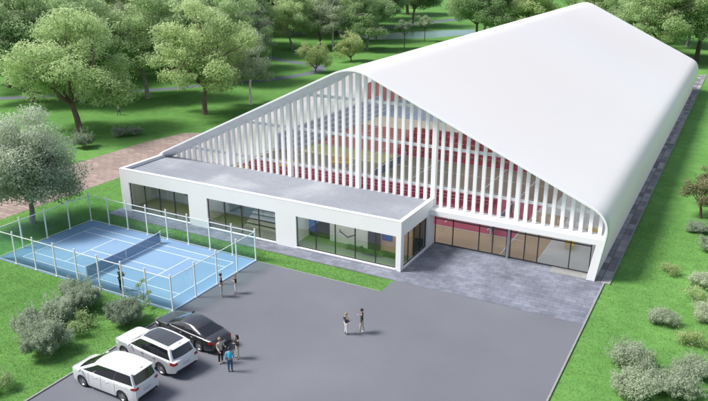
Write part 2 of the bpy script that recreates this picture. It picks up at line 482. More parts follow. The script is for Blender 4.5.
def crown_data(seed, H, W, base, nclump, per, leaf, cl=(.16, .30), spread=1.0):
    """Crown between z=base and z=H, diameter W. Returns verts, tint, clump centres."""
    rng = np.random.default_rng(seed)
    cz = base+(H-base)*.5; hz = (H-base)/2
    V = []; T = []; C = []
    # a few uneven main lobes carry many small leaf clumps, so the outline is ragged and the sky shows through
    nl = 7
    lobes = [(np.array([rng.normal()*.03*W, rng.normal()*.03*W, cz+hz*.36]), W*.25, hz*.60), (np.array([rng.normal()*.05*W, rng.normal()*.05*W, cz-hz*.1]), W*.25, hz*.6)]
    for k in range(nl):
        a = 2*math.pi*(k+rng.uniform(-.35, .35))/nl
        rr = W*rng.uniform(.20, .34)*spread; lr = W*rng.uniform(.13, .21)*(2-spread)
        lobes.append((np.array([math.cos(a)*rr, math.sin(a)*rr, cz+hz*rng.uniform(-.55, .42)]), lr, hz*rng.uniform(.34, .60)))
    ltint = [rng.uniform(-.10, .10) for _ in lobes]
    wts = np.array([l[1]**2*l[2] for l in lobes])**.7; wts /= wts.sum()
    for i in range(nclump):
        li = rng.choice(len(lobes), p=wts); lc, lr, lh = lobes[li]
        d = rng.normal(size=3); d /= np.linalg.norm(d)
        if d[2] < -.3: d[2] *= .5
        rr = rng.uniform(.35, 1)**.5
        cr = rng.uniform(*cl)*W
        c = lc+np.array([d[0]*rr*lr, d[1]*rr*lr, d[2]*rr*lh])
        n = int(per*(cr/(W*.14))**2)
        p, dn = clump_points(rng, c, cr, n, .62)
        p[:, 2] = np.minimum(p[:, 2], H)
        nrm = dn*.55+rng.normal(size=(n, 3))*.6+np.array([0, 0, .6]); nrm /= np.linalg.norm(nrm, axis=1)[:, None]
        V.append(leaf_quads(rng, p, nrm, leaf)); bt = rng.uniform(-.15, .15)+ltint[li]
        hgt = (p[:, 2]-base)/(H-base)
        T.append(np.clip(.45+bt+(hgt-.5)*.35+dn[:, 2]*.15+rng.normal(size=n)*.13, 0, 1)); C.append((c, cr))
    return np.concatenate(V), np.concatenate(T), C

def make_tree(name, seed, H, W, base, nclump, per, leaf, leafm, barkm, trunk_r=.25, lean=.3, cl=(.16, .30), bare=0, fork=None, spread=1.0):
    """returns crown mesh and trunk mesh for reuse"""
    rng = random.Random(seed)
    V, T, C = crown_data(seed, H, W, base, nclump, per, leaf, cl, spread)
    o = raw_mesh('crown', V, 4, T, leafm)
    mb = MB()
    fz = fork if fork else max(3.2, base+(H-base)*.16) if H > 9 else base+(H-base)*.18
    top = Vector((rng.uniform(-lean, lean), rng.uniform(-lean, lean), fz))
    mid = Vector((top.x*.3+rng.uniform(-.1, .1), top.y*.3, fz*.5))
    mb.tube([(0, 0, -.15), (0, 0, .15), mid, top], [trunk_r*1.6, trunk_r*1.1, trunk_r*.9, trunk_r*.78], 9)
    limbs = []
    nl = 6 if nclump > 12 else 4
    for k in range(nl):
        a = 2*math.pi*(k+rng.uniform(-.3, .3))/nl
        r = W*.24*rng.uniform(.7, 1.1); z = base+(H-base)*rng.uniform(.42, .66)
        e = Vector((top.x+math.cos(a)*r, top.y+math.sin(a)*r, z))
        m_ = top.lerp(e, .5)+Vector((math.cos(a)*.06*W, math.sin(a)*.06*W, -.03*H))
        mb.tube([top-Vector((0, 0, .2)), m_, e], [trunk_r*.55, trunk_r*.38, trunk_r*.22], 6); limbs.append((m_, e))
    e = Vector((top.x, top.y, base+(H-base)*.62)); mb.tube([top, top.lerp(e, .5)+Vector((.1, .1, 0)), e], [trunk_r*.7, trunk_r*.38, trunk_r*.14], 6)
    limbs.append((top, e))
    for c, cr in C:
        c = Vector(c)
        s = min((q for l in limbs for q in l), key=lambda q: (q-c).length)
        mm = s.lerp(c, .5)+Vector((rng.uniform(-.2, .2), rng.uniform(-.2, .2), -.1))
        mb.tube([s, mm, c], [trunk_r*.15, trunk_r*.09, trunk_r*.04], 5)
        for q in range(2+bare*3):
            e2 = c+Vector((rng.gauss(0, 1), rng.gauss(0, 1), rng.uniform(0, 1.2))).normalized()*cr*rng.uniform(.7, 1.05)
            mb.tube([mm.lerp(c, .6), e2], [trunk_r*.09, trunk_r*.03], 4)
    t = mb.build('trunk', barkm, smooth=50, recalc=False)
    cm, tm = o.data, t.data
    bpy.data.objects.remove(o); bpy.data.objects.remove(t)
    return cm, tm

def place_tree(name, proto, x, y, label, s=1, rz=0, group=None, cat='tree', sz=None):
    e = empty(name, (x, y, -.03), rz, label, cat, group)
    e.scale = (s, s, sz if sz else s)
    link_mesh('crown', proto[0], e); link_mesh('trunk', proto[1], e)
    return e

BARK = mat('bark_brown', (.13, .095, .07), .9, noise=(3, .3), bump=(8, .6))
BARKG = mat('bark_grey', (.26, .25, .22), .9, noise=(3, .25), bump=(8, .5))
BARKW = mat('bark_birch', (.55, .53, .48), .8, noise=(4, .35))
LM = dict(
    pale=leaf_mat('leaf_pale', (.30, .39, .24), (.54, .63, .45), (.79, .85, .70), .5),
    green=leaf_mat('leaf_green', (.23, .38, .12), (.40, .56, .23), (.62, .75, .41), .5),
    lime=leaf_mat('leaf_lime', (.25, .38, .11), (.43, .58, .23), (.65, .77, .41), .5),
    dark=leaf_mat('leaf_dark', (.20, .34, .12), (.35, .50, .22), (.54, .67, .37), .5),
    grey=leaf_mat('leaf_grey', (.23, .30, .17), (.38, .47, .29), (.57, .65, .45), .45),
    gold=leaf_mat('leaf_gold', (.24, .34, .09), (.42, .52, .18), (.58, .66, .32), .45),
    rust=leaf_mat('leaf_rust', (.08, .12, .04), (.21, .22, .09), (.38, .34, .18), .3),
    bush=leaf_mat('leaf_bush', (.21, .29, .18), (.36, .45, .31), (.54, .63, .47), .45),
    bushp=leaf_mat('leaf_bush_pale', (.29, .37, .20), (.47, .56, .37), (.66, .73, .54), .45),
)
SM = (.06, .135)
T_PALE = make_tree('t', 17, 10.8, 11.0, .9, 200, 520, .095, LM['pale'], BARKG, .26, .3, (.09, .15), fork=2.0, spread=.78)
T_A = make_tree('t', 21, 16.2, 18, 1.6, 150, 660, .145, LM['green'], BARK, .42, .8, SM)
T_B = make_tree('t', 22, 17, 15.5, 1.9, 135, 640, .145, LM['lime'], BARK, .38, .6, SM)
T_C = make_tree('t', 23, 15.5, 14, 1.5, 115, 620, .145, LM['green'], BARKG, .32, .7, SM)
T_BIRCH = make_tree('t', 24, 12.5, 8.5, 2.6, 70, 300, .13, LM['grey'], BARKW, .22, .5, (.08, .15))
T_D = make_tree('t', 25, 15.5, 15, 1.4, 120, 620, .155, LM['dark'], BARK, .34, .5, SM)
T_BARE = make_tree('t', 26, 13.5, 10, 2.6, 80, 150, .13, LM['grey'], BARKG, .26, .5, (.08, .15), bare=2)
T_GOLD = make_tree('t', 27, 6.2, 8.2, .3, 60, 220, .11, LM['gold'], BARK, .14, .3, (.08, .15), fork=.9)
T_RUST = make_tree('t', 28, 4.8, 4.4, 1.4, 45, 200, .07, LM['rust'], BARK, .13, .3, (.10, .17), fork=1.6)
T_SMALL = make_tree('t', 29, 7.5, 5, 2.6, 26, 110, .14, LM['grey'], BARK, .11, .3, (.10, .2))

G_LEFT = 'large trees on the lawn beyond the brick path'
place_tree('pale_tree', T_PALE, -22.8, 6.7, 'pale silvery leaved tree standing behind the corner of the blue tennis court', 1.0, .4)
place_tree('broadleaf_tree', T_A, -46.1, 32.5, 'wide green tree with thick short brown trunk behind the pale silvery tree', 1.0, 1.0, G_LEFT)
place_tree('broadleaf_tree', T_C, -55.0, 54.5, 'green tree by the grey footpath, behind the walking person on the lawn', 1.18, 2.0, G_LEFT)
place_tree('broadleaf_tree', T_B, -38.6, 49.5, 'tall lime green tree with brown trunk nearest the left slope of the hall roof', 1.02, 0.3, G_LEFT)
place_tree('birch_tree', T_BIRCH, -37.0, 58.8, 'slender grey leaved birch with white trunk just above the left roof slope', 1.0, 0.9)
place_tree('bare_tree', T_BARE, -76, 66, 'thin greyish half bare tree between the green crowns at upper left', 1.15, 0.2)
place_tree('grey_tree', T_BARE, -58.8, 90, 'grey twiggy tree beside the bend of the footpath', 1.0, 2.2)
place_tree('yellow_tree', T_GOLD, -44.4, 90.5, 'low round yellow green tree beside the footpath just above the roof', 1.0, 0)
place_tree('yellow_tree', T_GOLD, -45.2, 107, 'darker low yellow green tree close behind the hall roof apex', 1.1, 1.7)
place_tree('broadleaf_tree', T_C, -67.3, 117, 'green tree with bare lower trunk on the bright lawn left of the grey footpath end', 1.0, 3.0)
place_tree('broadleaf_tree', T_D, -66, 128, 'dark green tree between two bare trunks on the far lawn', 1.0, 1.0)
place_tree('broadleaf_tree', T_BIRCH, -58.6, 122, 'far tree with pale white trunk above the yellow green tree', 1.15, 1.0)
place_tree('broadleaf_tree', T_C, -51.2, 126, 'green tree with brown trunk standing just over the hall roof apex', 1.05, 5.0)
place_tree('sapling_tree', T_SMALL, -44.7, 134, 'thin small tree on the lawn in front of the pond', 1.0, 0)
place_tree('sapling_tree', T_SMALL, -46.0, 150, 'second thin small tree farther back by the edge of the pond', 1.0, 2)
BACK = [  # x, y, proto, scale, label
 (-94, 60, T_D, 1.1, 'dark tree at the far left behind the wide green tree'),
 (-86, 74, T_B, 1.05, 'pale lime tree rising behind the wide green tree'),
 (-100, 84, T_A, 1.0, 'large tree behind the half bare grey tree'),
 (-72, 80, T_B, 1.0, 'bright lime tree behind the tree by the footpath'),
 (-66, 72, T_C, .85, 'mid green tree tucked between the two lime crowns'),
 (-88, 98, T_A, 1.05, 'tall green tree in the second row above the lime trees'),
 (-74, 102, T_B, 1.0, 'lime tree of the second row left of the grey twiggy tree'),
 (-84, 116, T_C, 1.1, 'green tree in the second row left of the bare trunks'),
 (-112, 112, T_D, 1.15, 'dark crown in the third row at upper left'),
 (-128, 88, T_B, 1.0, 'left most crown of the second row beside the park road'),
 (-104, 134, T_B, 1.1, 'lime crown of the third row at the top edge'),
 (-88, 140, T_D, 1.1, 'dark green crown of the third row above the footpath'),
 (-74, 150, T_A, 1.05, 'broad green crown above the dark tree on the far lawn'),
 (-70, 168, T_D, 1.0, 'dark crown above the roof apex behind the pond'),
 (-140, 136, T_B, 1.2, 'lime crown of the last row at upper left corner'),
 (-160, 112, T_B, 1.2, 'dark crown beyond the park road at the left edge'),
 (-172, 146, T_A, 1.2, 'green crown touching the top left corner'),
 (-125, 165, T_A, 1.2, 'green crown of the last row left of centre'),
 (-104, 178, T_B, 1.2, 'dark crown of the last row near the centre'),
 (-90, 198, T_A, 1.2, 'green crown of the last row above the roof apex'),
 (-86, 226, T_B, 1.2, 'lime crown of the last row behind the park road'),
 (-69, 43, T_D, .9, 'dark crown low behind the pale silvery tree at the left edge'),
 (-64, 84, T_C, .9, 'green crown left of the grey twiggy tree by the footpath'),
 (-76, 58, T_B, .85, 'lime crown close behind the wide green tree, right side'),
 (-97, 150, T_B, 1.1, 'lime crown at the top edge above the bare trunks'),
 (-80, 172, T_A, 1.0, 'green crown at the top edge left of the pond'),
 (-66, 186, T_C, 1.1, 'green crown at the top edge right above the pond'),
 (-62, 47, T_C, .85, 'green crown low between the wide green tree and the footpath tree'),
 (-52, 74, T_C, .8, 'green crown between the lime tree and the birch by the footpath'),
 (-84, 50, T_B, .9, 'lime crown behind the wide green tree at its left side'),
 (-80, 92, T_B, .95, 'lime crown squeezed between the half bare tree and the second row'),
 (-112, 96, T_B, 1.0, 'lime crown left of the large tree behind the half bare one'),
 (-96, 108, T_C, 1.0, 'green crown between the second and third rows at upper left'),
 (-62, 142, T_C, 1.0, 'green crown between the pond and the dark tree on the far lawn'),
 (-110, 76, T_C, 1.0, 'green crown at the left edge above the dark far left tree'),
]
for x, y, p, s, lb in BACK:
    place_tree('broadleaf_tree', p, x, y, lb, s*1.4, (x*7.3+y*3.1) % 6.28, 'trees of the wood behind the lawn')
RIGHT = [
 (-30, 150, T_C, 1.15, 'greyish green tree directly behind the left part of the roof ridge'),
 (-36, 164, T_D, .9, 'darker tree peeking left of the tree behind the roof ridge'),
 (-20, 156, T_B, 1.0, 'lime tree behind the roof ridge nearest its far end'),
 (-2, 160, T_A, 1.05, 'green tree right of the far end of the roof ridge'),
 (9, 150, T_D, 1.0, 'dark green tree behind the middle of the far roof slope'),
 (14, 138, T_B, 1.0, 'bright lime tree behind the far right slope of the roof'),
 (22, 146, T_A, 1.05, 'wide green tree behind the far right corner of the hall'),
 (5, 178, T_C, 1.15, 'green tree at the top edge behind the dark green tree'),
 (30, 160, T_D, 1.1, 'dark tree at the upper right corner of the view'),
 (18, 172, T_C, 1.2, 'tree of the back row between the lime and the corner trees'),
]
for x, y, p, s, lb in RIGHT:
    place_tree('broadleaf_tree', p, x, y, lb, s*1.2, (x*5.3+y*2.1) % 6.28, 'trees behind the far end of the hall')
place_tree('rust_tree', T_RUST, 30.2, 37, 'small brownish green tree on the lawn right of the hall', 1.0, 0)

# bushes
def make_bush(seed, r, h, per, leaf, m, ncl=16, sparse=False):
    rng = np.random.default_rng(seed); V = []; T = []
    for i in range(ncl):
        d = rng.normal(size=3); d /= np.linalg.norm(d); d[2] = abs(d[2])
        rr = rng.uniform(.35, .8)
        c = np.array([d[0]*r*rr, d[1]*r*rr, h*.30+d[2]*h*.5*rr]); cr = r*rng.uniform(.22, .42)
        n = per
        p, dn = clump_points(rng, c, cr, n, .85); p[:, 2] = np.maximum(p[:, 2], .02)
        nrm = dn*.6+rng.normal(size=(n, 3))*.7+np.array([0, 0, .4]); nrm /= np.linalg.norm(nrm, axis=1)[:, None]
        V.append(leaf_quads(rng, p, nrm, leaf, .4))
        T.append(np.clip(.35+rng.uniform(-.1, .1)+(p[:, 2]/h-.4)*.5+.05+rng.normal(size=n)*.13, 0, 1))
    for i in range(26):
        d = rng.normal(size=3); d /= np.linalg.norm(d); d[2] = abs(d[2])
        n = per//14
        t = rng.uniform(.75, 1.18, n)[:, None]; q = np.array([d[0]*r, d[1]*r, h*.35+d[2]*h*.62])*t*.92+rng.normal(size=(n, 3))*r*.045
        q[:, 2] = np.maximum(q[:, 2], .02)
        nrm = rng.normal(size=(n, 3))+np.array([0, 0, .5]); nrm /= np.linalg.norm(nrm, axis=1)[:, None]
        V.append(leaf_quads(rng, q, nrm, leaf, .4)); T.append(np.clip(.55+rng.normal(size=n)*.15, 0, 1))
    o = raw_mesh('foliage', np.concatenate(V), 4, np.concatenate(T), m)
    mb = MB(); rg = random.Random(seed)
    for k in range(7):
        a = k*.9; e = Vector((math.cos(a)*r*.6, math.sin(a)*r*.6, h*rg.uniform(.5, .85)))
        mb.tube([(math.cos(a)*.05, math.sin(a)*.05, -.05), e*.5+Vector((0, 0, .1)), e], [.03, .02, .008], 5)
    t = mb.build('stem', BARKG, recalc=False)
    d = (o.data, t.data); bpy.data.objects.remove(o); bpy.data.objects.remove(t); return d
B_A = make_bush(41, 1.15, 2.0, 900, .046, LM['bush'], 26)
B_B = make_bush(42, 1.2, 1.9, 900, .046, LM['bush'], 26)
B_P = make_bush(43, 1.3, 1.5, 560, .045, LM['bushp'], 28)
B_P2 = make_bush(44, 1.3, 1.4, 520, .045, LM['bushp'], 26)
B_L = make_bush(45, 1.2, 1.2, 110, .06, LM['gold'], 16)
B_LG = make_bush(46, 1.25, 1.6, 130, .06, LM['lime'], 16)
def place_bush(p, x, y, label, s=1, rz=0, group=None, name='bush', sz=None):
    e = empty(name, (x, y, -.03), rz, label, 'bush', group); e.scale = (s, s, sz if sz else s)
    link_mesh('foliage', p[0], e); link_mesh('stem', p[1], e); return e
GL = 'grey green bushes left of the parked cars'
from math import pi
place_bush(B_A, -5.7, -6.6, 'round grey green bush, left one of the cluster beside the cars', 1.14, 0, GL)
place_bush(B_B, -6.95, -2.1, 'grey green bush nearest the tennis court fence in the cluster', 1.06, 1, GL)
place_bush(B_A, -5.75, -2.7, 'grey green bush just right of the one nearest the court fence', 1.18, 2, GL)
place_bush(B_B, -5.3, -4.6, 'grey green bush in the middle of the cluster beside the cars', 1.26, 3, GL)
place_bush(B_A, -3.15, -7.75, 'large front grey green bush closest to the white van', 1.38, 4.4, GL)
place_bush(B_A, -1.45, -2.75, 'round grey green bush alone between court fence and white car', 1.18, 5, GL)
place_bush(B_LG, -3.3, -4.9, 'loose yellow green bush between the cluster and the white car', 1.0, 0)
place_bush(B_LG, -2.3, -11.7, 'loose yellow green bush at the lower left corner', .9, 2)
place_bush(B_A, -39.4, 27.2, 'dark low bush at the foot of the wide green tree', 1.3, 1, 'bushes by the brick path')
place_bush(B_A, -39.6, 33.6, 'dark bush on the lawn by the bend of the brick path', 1.15, 2, 'bushes by the brick path', sz=.8)
place_bush(B_B, -38.3, 34.9, 'smaller dark bush touching the one by the brick path bend', .95, 2, 'bushes by the brick path', sz=.75)
GR = 'pale bushes on the lawn right of the parking lot'
place_bush(B_P, 28.35, 8.0, 'pale bush second row from the bottom, nearest the parking lot edge', 1.1, 0, GR)
place_bush(B_P2, 29.45, 14.3, 'small pale bush standing alone in the middle of the right lawn', .85, 1, GR)
place_bush(B_P2, 29.2, 5.1, 'pale bush at the bottom edge right of the parking lot', 1.2, 2, GR)
place_bush(B_P, 31.1, 6.1, 'pale bush at the bottom edge, right of its neighbour', 1.1, 3, GR)
place_bush(B_P, 31.8, 8.6, 'pale bush at the right edge above the bottom pair', .95, 4, GR)
place_bush(B_P, 32.0, 16.4, 'pale bush cut by the right edge beside the small lone one', .9, 5, GR)
place_bush(B_P2, 31.5, 21.5, 'pale bush at the right edge in the hall shadow', .95, .5, GR)
place_bush(B_A, 30.2, 33.2, 'low dark blue green bush at the foot of the brownish tree', .95, 1, sz=.55)
place_bush(B_A, 31.6, 28.8, 'dark bush with rusty tips at the right edge below the small tree', 1.05, 2, sz=.9)
place_bush(B_L, 31.3, 12.2, 'thin yellowish shrub between the pale bushes on the right edge', .95, 2)
place_bush(B_LG, 31.1, 18.7, 'thin yellow green shrub right above the lone pale bush', .9, 3)
place_bush(B_L, 29.0, 22.8, 'barely leafy yellowish shrub in the shade beside the hall corner', .8, 1)
# sapling in front of the fence
def sapling(x, y):
    e = empty('sapling', (x, y, -.03), 0, 'thin leafy sapling in front of the court fence near its right corner', 'sapling')
    rng = np.random.default_rng(3); mb = MB(); V = []; T = []
    stems = [((0, 0, 0), (.05, .0, .9), (.0, .05, 1.9)), ((.02, 0, .5), (-.25, .05, .9), (-.5, .1, 1.45)), ((.03, 0, .7), (.3, .05, .95), (.55, 0, 1.2)), ((0, 0, .2), (.25, -.1, .4), (.45, -.1, .55)), ((0, 0, .2), (-.2, .1, .4), (-.35, .1, .6))]
    for s in stems:
        mb.tube(s, [.022, .015, .006], 5)
        p, dn = clump_points(rng, np.array(s[2]), .27, 90)
        V.append(leaf_quads(rng, p, dn, .06, .5)); T.append(rng.uniform(.1, .7, 90))
    o = raw_mesh('foliage', np.concatenate(V), 4, np.concatenate(T), LM['dark']); o.parent = e
    mb.build('stem', BARK, e, recalc=False)
sapling(-2.3, -.35)
#CONT
# ------------------------------------------------------------------ tennis court
CX0, CX1, CY0, CY1 = -18.4, 0.0, 0.0, 9.51
mb = MB(); mb.box(CX0-.05, CX1+.05, CY0-.05, CY1+.05, -.12, .02)
tag(mb.build('court_surface', M['court_out'], bevel=.01), kind='structure')
sheet('playing_area', rect(-16.9, -1.35, 1.15, 8.35), .024, M['court'])
mb = MB()
def ln(x0, y0, x1, y1, w=.06):
    if abs(x1-x0) > abs(y1-y0): mb.poly([(x0, y0-w/2, .028), (x1, y0-w/2, .028), (x1, y0+w/2, .028), (x0, y0+w/2, .028)])
    else: mb.poly([(x0-w/2, y0, .0284), (x0+w/2, y0, .0284), (x0+w/2, y1, .0284), (x0-w/2, y1, .0284)])
ln(-16.93, 1.15, -1.32, 1.15); ln(-16.93, 8.35, -1.32, 8.35); ln(-16.9, 1.12, -16.9, 8.38); ln(-1.35, 1.12, -1.35, 8.38)
ln(-16.9, 2.15, -1.35, 2.15); ln(-16.9, 7.35, -1.35, 7.35)
ln(-13.2, 2.15, -13.2, 7.35); ln(-4.95, 2.15, -4.95, 7.35); ln(-13.2, 4.75, -4.95, 4.75)
o = mb.build('court_lines', M['line'], recalc=False); tag(o, kind='structure')
for p_ in o.data.polygons:
    pass

net = empty('tennis_net', (-9.2, 4.75, .02), 0, 'low blue tennis net with white top band across the outdoor court', 'tennis net')
mb = MB()
for s in (-1, 1): pass
def netz(y): return .86+.10*abs(y/3.85)**1.5
ys = [-3.85+7.7*i/24 for i in range(25)]
mb.grid([[(0, y, .03) for y in ys], [(0, y, netz(y)-.03) for y in ys]]); mb.build('net_mesh', M['net'], net, recalc=False)
mb = MB()
for a, b in zip(ys[:-1], ys[1:]):
    for sx in (-.012, .012): mb.poly([(sx, a, netz(a)-.05), (sx, b, netz(b)-.05), (sx, b, netz(b)+.02), (sx, a, netz(a)+.02)])
    mb.poly([(-.012, a, netz(a)+.02), (-.012, b, netz(b)+.02), (.012, b, netz(b)+.02), (.012, a, netz(a)+.02)])
mb.build('top_band', M['line'], net, recalc=False)
MB().box(-.016, .016, -.04, .04, 0, netz(0)-.05).build('centre_strap', M['line'], net)
for s in (-1, 1):
    m_ = MB(); m_.lathe([(0.0, 1.06), (.045, 1.05), (.045, 0), (.08, 0), (.08, -.01)], 12, c=(0, s*3.9, 0)); m_.build('post', M['fence_white'], net, smooth=40)

fence = empty('court_fence', (-9.2, 4.75, 0), 0, 'tall clear glass panel fence with white posts around the blue court', 'fence')
H_F = 2.69; RZ = 2.46
fx = lambda x, y: (x+9.2, y-4.75)
posts = [(CX0+2.3*i, CY0) for i in range(9)]+[(CX0+2.3*i, CY1) for i in range(9)]
posts += [(CX0, CY1*j/4) for j in (1, 2, 3)]+[(CX1, CY1*j/4) for j in (1, 2, 3)]
pm = None
for x, y in posts:
    px, py = fx(x, y)
    if pm is None:
        m_ = MB(); m_.box(-.045, .045, -.045, .045, 0, H_F); m_.box(-.09, .09, -.09, .09, .0, .03); m_.box(-.055, .055, -.055, .055, H_F-.01, H_F+.02)
        o = m_.build('post', M['fence_white'], fence, bevel=.008); pm = o
    else:
        o = pm.copy(); col.objects.link(o); o.parent = fence
    o.location = (px, py, .02)
def run(a, b, n):
    ax, ay = fx(*a); bx, by = fx(*b)
    d = Vector((bx-ax, by-ay)); L_ = d.length; rz = math.atan2(d.y, d.x)
    m_ = MB(); m_.cbox(((ax+bx)/2, (ay+by)/2, RZ), (L_-.1, .04, .05), rz); m_.build('top_rail', M['fence_white'], fence)
    m_ = MB(); m_.cbox(((ax+bx)/2, (ay+by)/2, .10), (L_-.1, .03, .03), rz); m_.build('bottom_rail', M['fence_white'], fence)
    for i in range(n):
        t = (i+.5)/n; c = (ax+(bx-ax)*t, ay+(by-ay)*t)
        u = d.normalized(); h = L_/n/2-.055
        m_ = MB(); m_.poly([(c[0]-u.x*h, c[1]-u.y*h, .13), (c[0]+u.x*h, c[1]+u.y*h, .13), (c[0]+u.x*h, c[1]+u.y*h, RZ-.03), (c[0]-u.x*h, c[1]-u.y*h, RZ-.03)])
        m_.build('glass_panel', M['fence_glass'], fence, recalc=False)
run((CX0, CY0), (CX1, CY0), 8); run((CX0, CY1), (CX1, CY1), 8); run((CX0, CY0), (CX0, CY1), 4); run((CX1, CY0), (CX1, CY1), 4)

# ------------------------------------------------------------------ sports hall
Y0 = 18.54
AX = 3.57; AZ = 14.5; SL = .472; SR = .44
def hall_profile():
    """outer outline from left foot over the ridge to the right foot"""
    raw = [(-18.25, -.1), (-18.85, 3.55), (AX, AZ), (24.95, AZ-SR*(24.95-AX)), (24.25, -.1)]
    raw[1] = (-18.95, AZ-SL*(AX+18.95))
    rad = [0, 1.5, 1.9, 1.6, 0]
    out = [raw[0]]
    for i in range(1, 4):
        P, A, B = Vector(raw[i]), Vector(raw[i-1]), Vector(raw[i+1])
        a = (A-P).normalized(); b = (B-P).normalized()
        r = rad[i]; n = 12
        p0 = P+a*r; p2 = P+b*r
        # dense points on straight part for nicer rim interpolation
        last = Vector(out[-1]); k = max(1, int((p0-last).length/1.5))
        for j in range(1, k): out.append(tuple(last.lerp(p0, j/k)))
        for j in range(n+1):
            t = j/n
            out.append(tuple((1-t)**2*p0+2*t*(1-t)*P+t*t*p2))
    last = Vector(out[-1]); e = Vector(raw[4]); k = 3
    for j in range(1, k+1): out.append(tuple(last.lerp(e, j/k)))
    return [Vector(p) for p in out]
PR = hall_profile()
NRM = []
for i in range(len(PR)):
    d = (PR[min(i+1, len(PR)-1)]-PR[max(i-1, 0)]).normalized(); NRM.append(Vector((d.y, -d.x)))  # inward
def yend(x): return 110-(.30*max(0, x-AX))+(.1*min(0, x-AX))
hall = empty('sports_hall', (AX, Y0, 0), 0, 'huge white gable roofed sports hall with vertical white louvers on its front', 'sports hall')
HO = Vector((AX, Y0, 0))
def hp(x, y, z): return (x-HO.x, y-HO.y, z)
mb = MB(); NY = 30
mb.grid([[hp(p.x, Y0+.05+(yend(p.x)-Y0-.05)*j/NY, p.y) for p in PR] for j in range(NY+1)])
mb.build('roof', M['roof'], hall, smooth=60)
# thin white lip at the front edge
mb = MB(); LT = .13
lip_o = [hp(p.x, Y0, p.y) for p in PR]; lip_o2 = [hp((p-n*.012).x, Y0+.10, (p-n*.012).y) for p, n in zip(PR, NRM)]
lip_i = [hp((p+n*LT).x, Y0, (p+n*LT).y) for p, n in zip(PR, NRM)]
lip_o1 = [hp((p-n*.012).x, Y0, (p-n*.012).y) for p, n in zip(PR, NRM)]
mb.grid([lip_o2, lip_o1, lip_i])
mb.build('roof_edge', M['louver'], hall, smooth=30)
# splayed soffit behind the lip: deep on the left slope, shallow on the right
def tdepth(p):
    if p.x < AX-2.2: return .80
    if p.x < AX+.6:
        t = (p.x-(AX-2.2))/2.8; t = t*t*(3-2*t); return .80*(1-t)+.30*t
    return .30 if p.y > 4.2 else .30+.15*(4.2-p.y)/4.2
YR = Y0+.95
mb = MB(); rows = []
for k in range(6):
    s = k/5; off = s**.85
    rows.append([hp((p+n*(LT+(tdepth(p)-LT)*off)).x, Y0+.95*s, (p+n*(LT+(tdepth(p)-LT)*off)).y) for p, n in zip(PR, NRM)])
mb.grid(rows)
rows = [rows[-1], [hp((p+n*.28).x, YR+.05, (p+n*.28).y) for p, n in zip(PR, NRM)]]
mb.grid(rows)
mb.build('soffit', M['rim'], hall, smooth=40)
# back gable wall and side foot
mb = MB(); b = len(mb.v); mb.v += [hp(p.x*1.0, yend(p.x)-.02, p.y) for p in PR]; mb.face(range(len(PR)))
mb.build('back_wall', M['inner_wall'], hall, recalc=False)

def roof_z(x, off=0):
    """height of the outer outline at x"""
    best = -1
    for a, b_ in zip(PR[:-1], PR[1:]):
        if (a.x-x)*(b_.x-x) <= 0 and abs(a.x-b_.x) > 1e-6:
            t = (x-a.x)/(b_.x-a.x); best = max(best, a.y+(b_.y-a.y)*t)
    return best-off
# columns and louvers
LY = 19.36
cols = [AX+.25+7.0*k for k in (-3, -2, -1, 0, 1, 2)]
def base_z(x): return 3.78 if x < 10.75 else 3.36
def slim(x): return (AX+.25)+x
nlo = 0
for k in range(-33, 30):
    x = AX+.25+.70*k
    if k % 10 == 0 and abs(k) <= 30: continue
    if x < -18.2 or x > 24.15: continue
    off = .62 if x < AX-1.5 else .22
    zt = min(roof_z(x-.12), roof_z(x+.12))-off; zb = base_z(x)
    if zt-zb < .12: continue
    m_ = MB(); m_.box(x-HO.x-.138, x-HO.x+.138, LY-Y0, LY-Y0+.20, zb, zt)
    m_.build('louver', M['louver'], hall, bevel=.012); nlo += 1
for x in cols:
    off = .62 if x < AX-1.5 else .22
    zt = min(roof_z(x-.2), roof_z(x+.2))-off
    if zt <= 4: continue
    zb = .02 if x > 11 else base_z(x)
    m_ = MB(); m_.box(x-HO.x-(.20 if abs(x-AX) < 8 else .16), x-HO.x+(.20 if abs(x-AX) < 8 else .17), LY-Y0-.06, LY-Y0+.36, base_z(x), zt); m_.build('column', M['louver'], hall, bevel=.02)
def xat(z, side):
    """x on the outline (inner side) at height z"""
    x = AX
    while roof_z(x) > z+.55 and abs(x-AX) < 23: x += side*.05
    return x
for z in (4.95, 8.3, 11.45):
    m_ = MB(); m_.box(xat(z, -1)-HO.x, xat(z, 1)-HO.x, LY-Y0+.28, LY-Y0+.42, z-.12, z+.12); m_.build('girt', M['louver'], hall)
# glass behind the louvers
GY = LY-Y0+.60
m_ = MB(); pts = []
for p, n in zip(PR, NRM):
    q = p+n*.3
    if q.y > 3.4: pts.append(hp(q.x, GY+Y0, q.y))
pts = [(pts[0][0], GY, 3.36)]+pts+[(pts[-1][0], GY, 3.36)]
m_.v += pts; m_.face(range(len(pts))); m_.build('gable_glass', M['glass_gable'], hall, recalc=False)
# front beam, pier, wall behind annex
m_ = MB(); m_.box(10.96-HO.x, 24.62-HO.x, 0.01, LY-Y0+.55, 2.86, 3.35); m_.build('beam', M['louver'], hall, bevel=.02)
m_ = MB(); P8 = [(23.62, .02), (23.98, .02), (24.38, 3.0), (23.95, 3.0)]
P8 = [(23.66, 0), (24.16, 0), (24.62, 2.86), (24.10, 2.86)]
a = [hp(x, Y0+.01, z) for x, z in P8]; b_ = [hp(x, Y0+1.15, z) for x, z in P8]
m_.poly(a); m_.poly(b_[::-1])
for i in range(4): m_.poly([a[i], b_[i], b_[(i+1) % 4], a[(i+1) % 4]])
m_.build('pier', M['louver'], hall, bevel=.02)
m_ = MB(); m_.box(-18.4-HO.x, 10.9-HO.x, LY-Y0+.05, LY-Y0+.35, 0, 3.74); m_.build('wall', M['white'], hall)
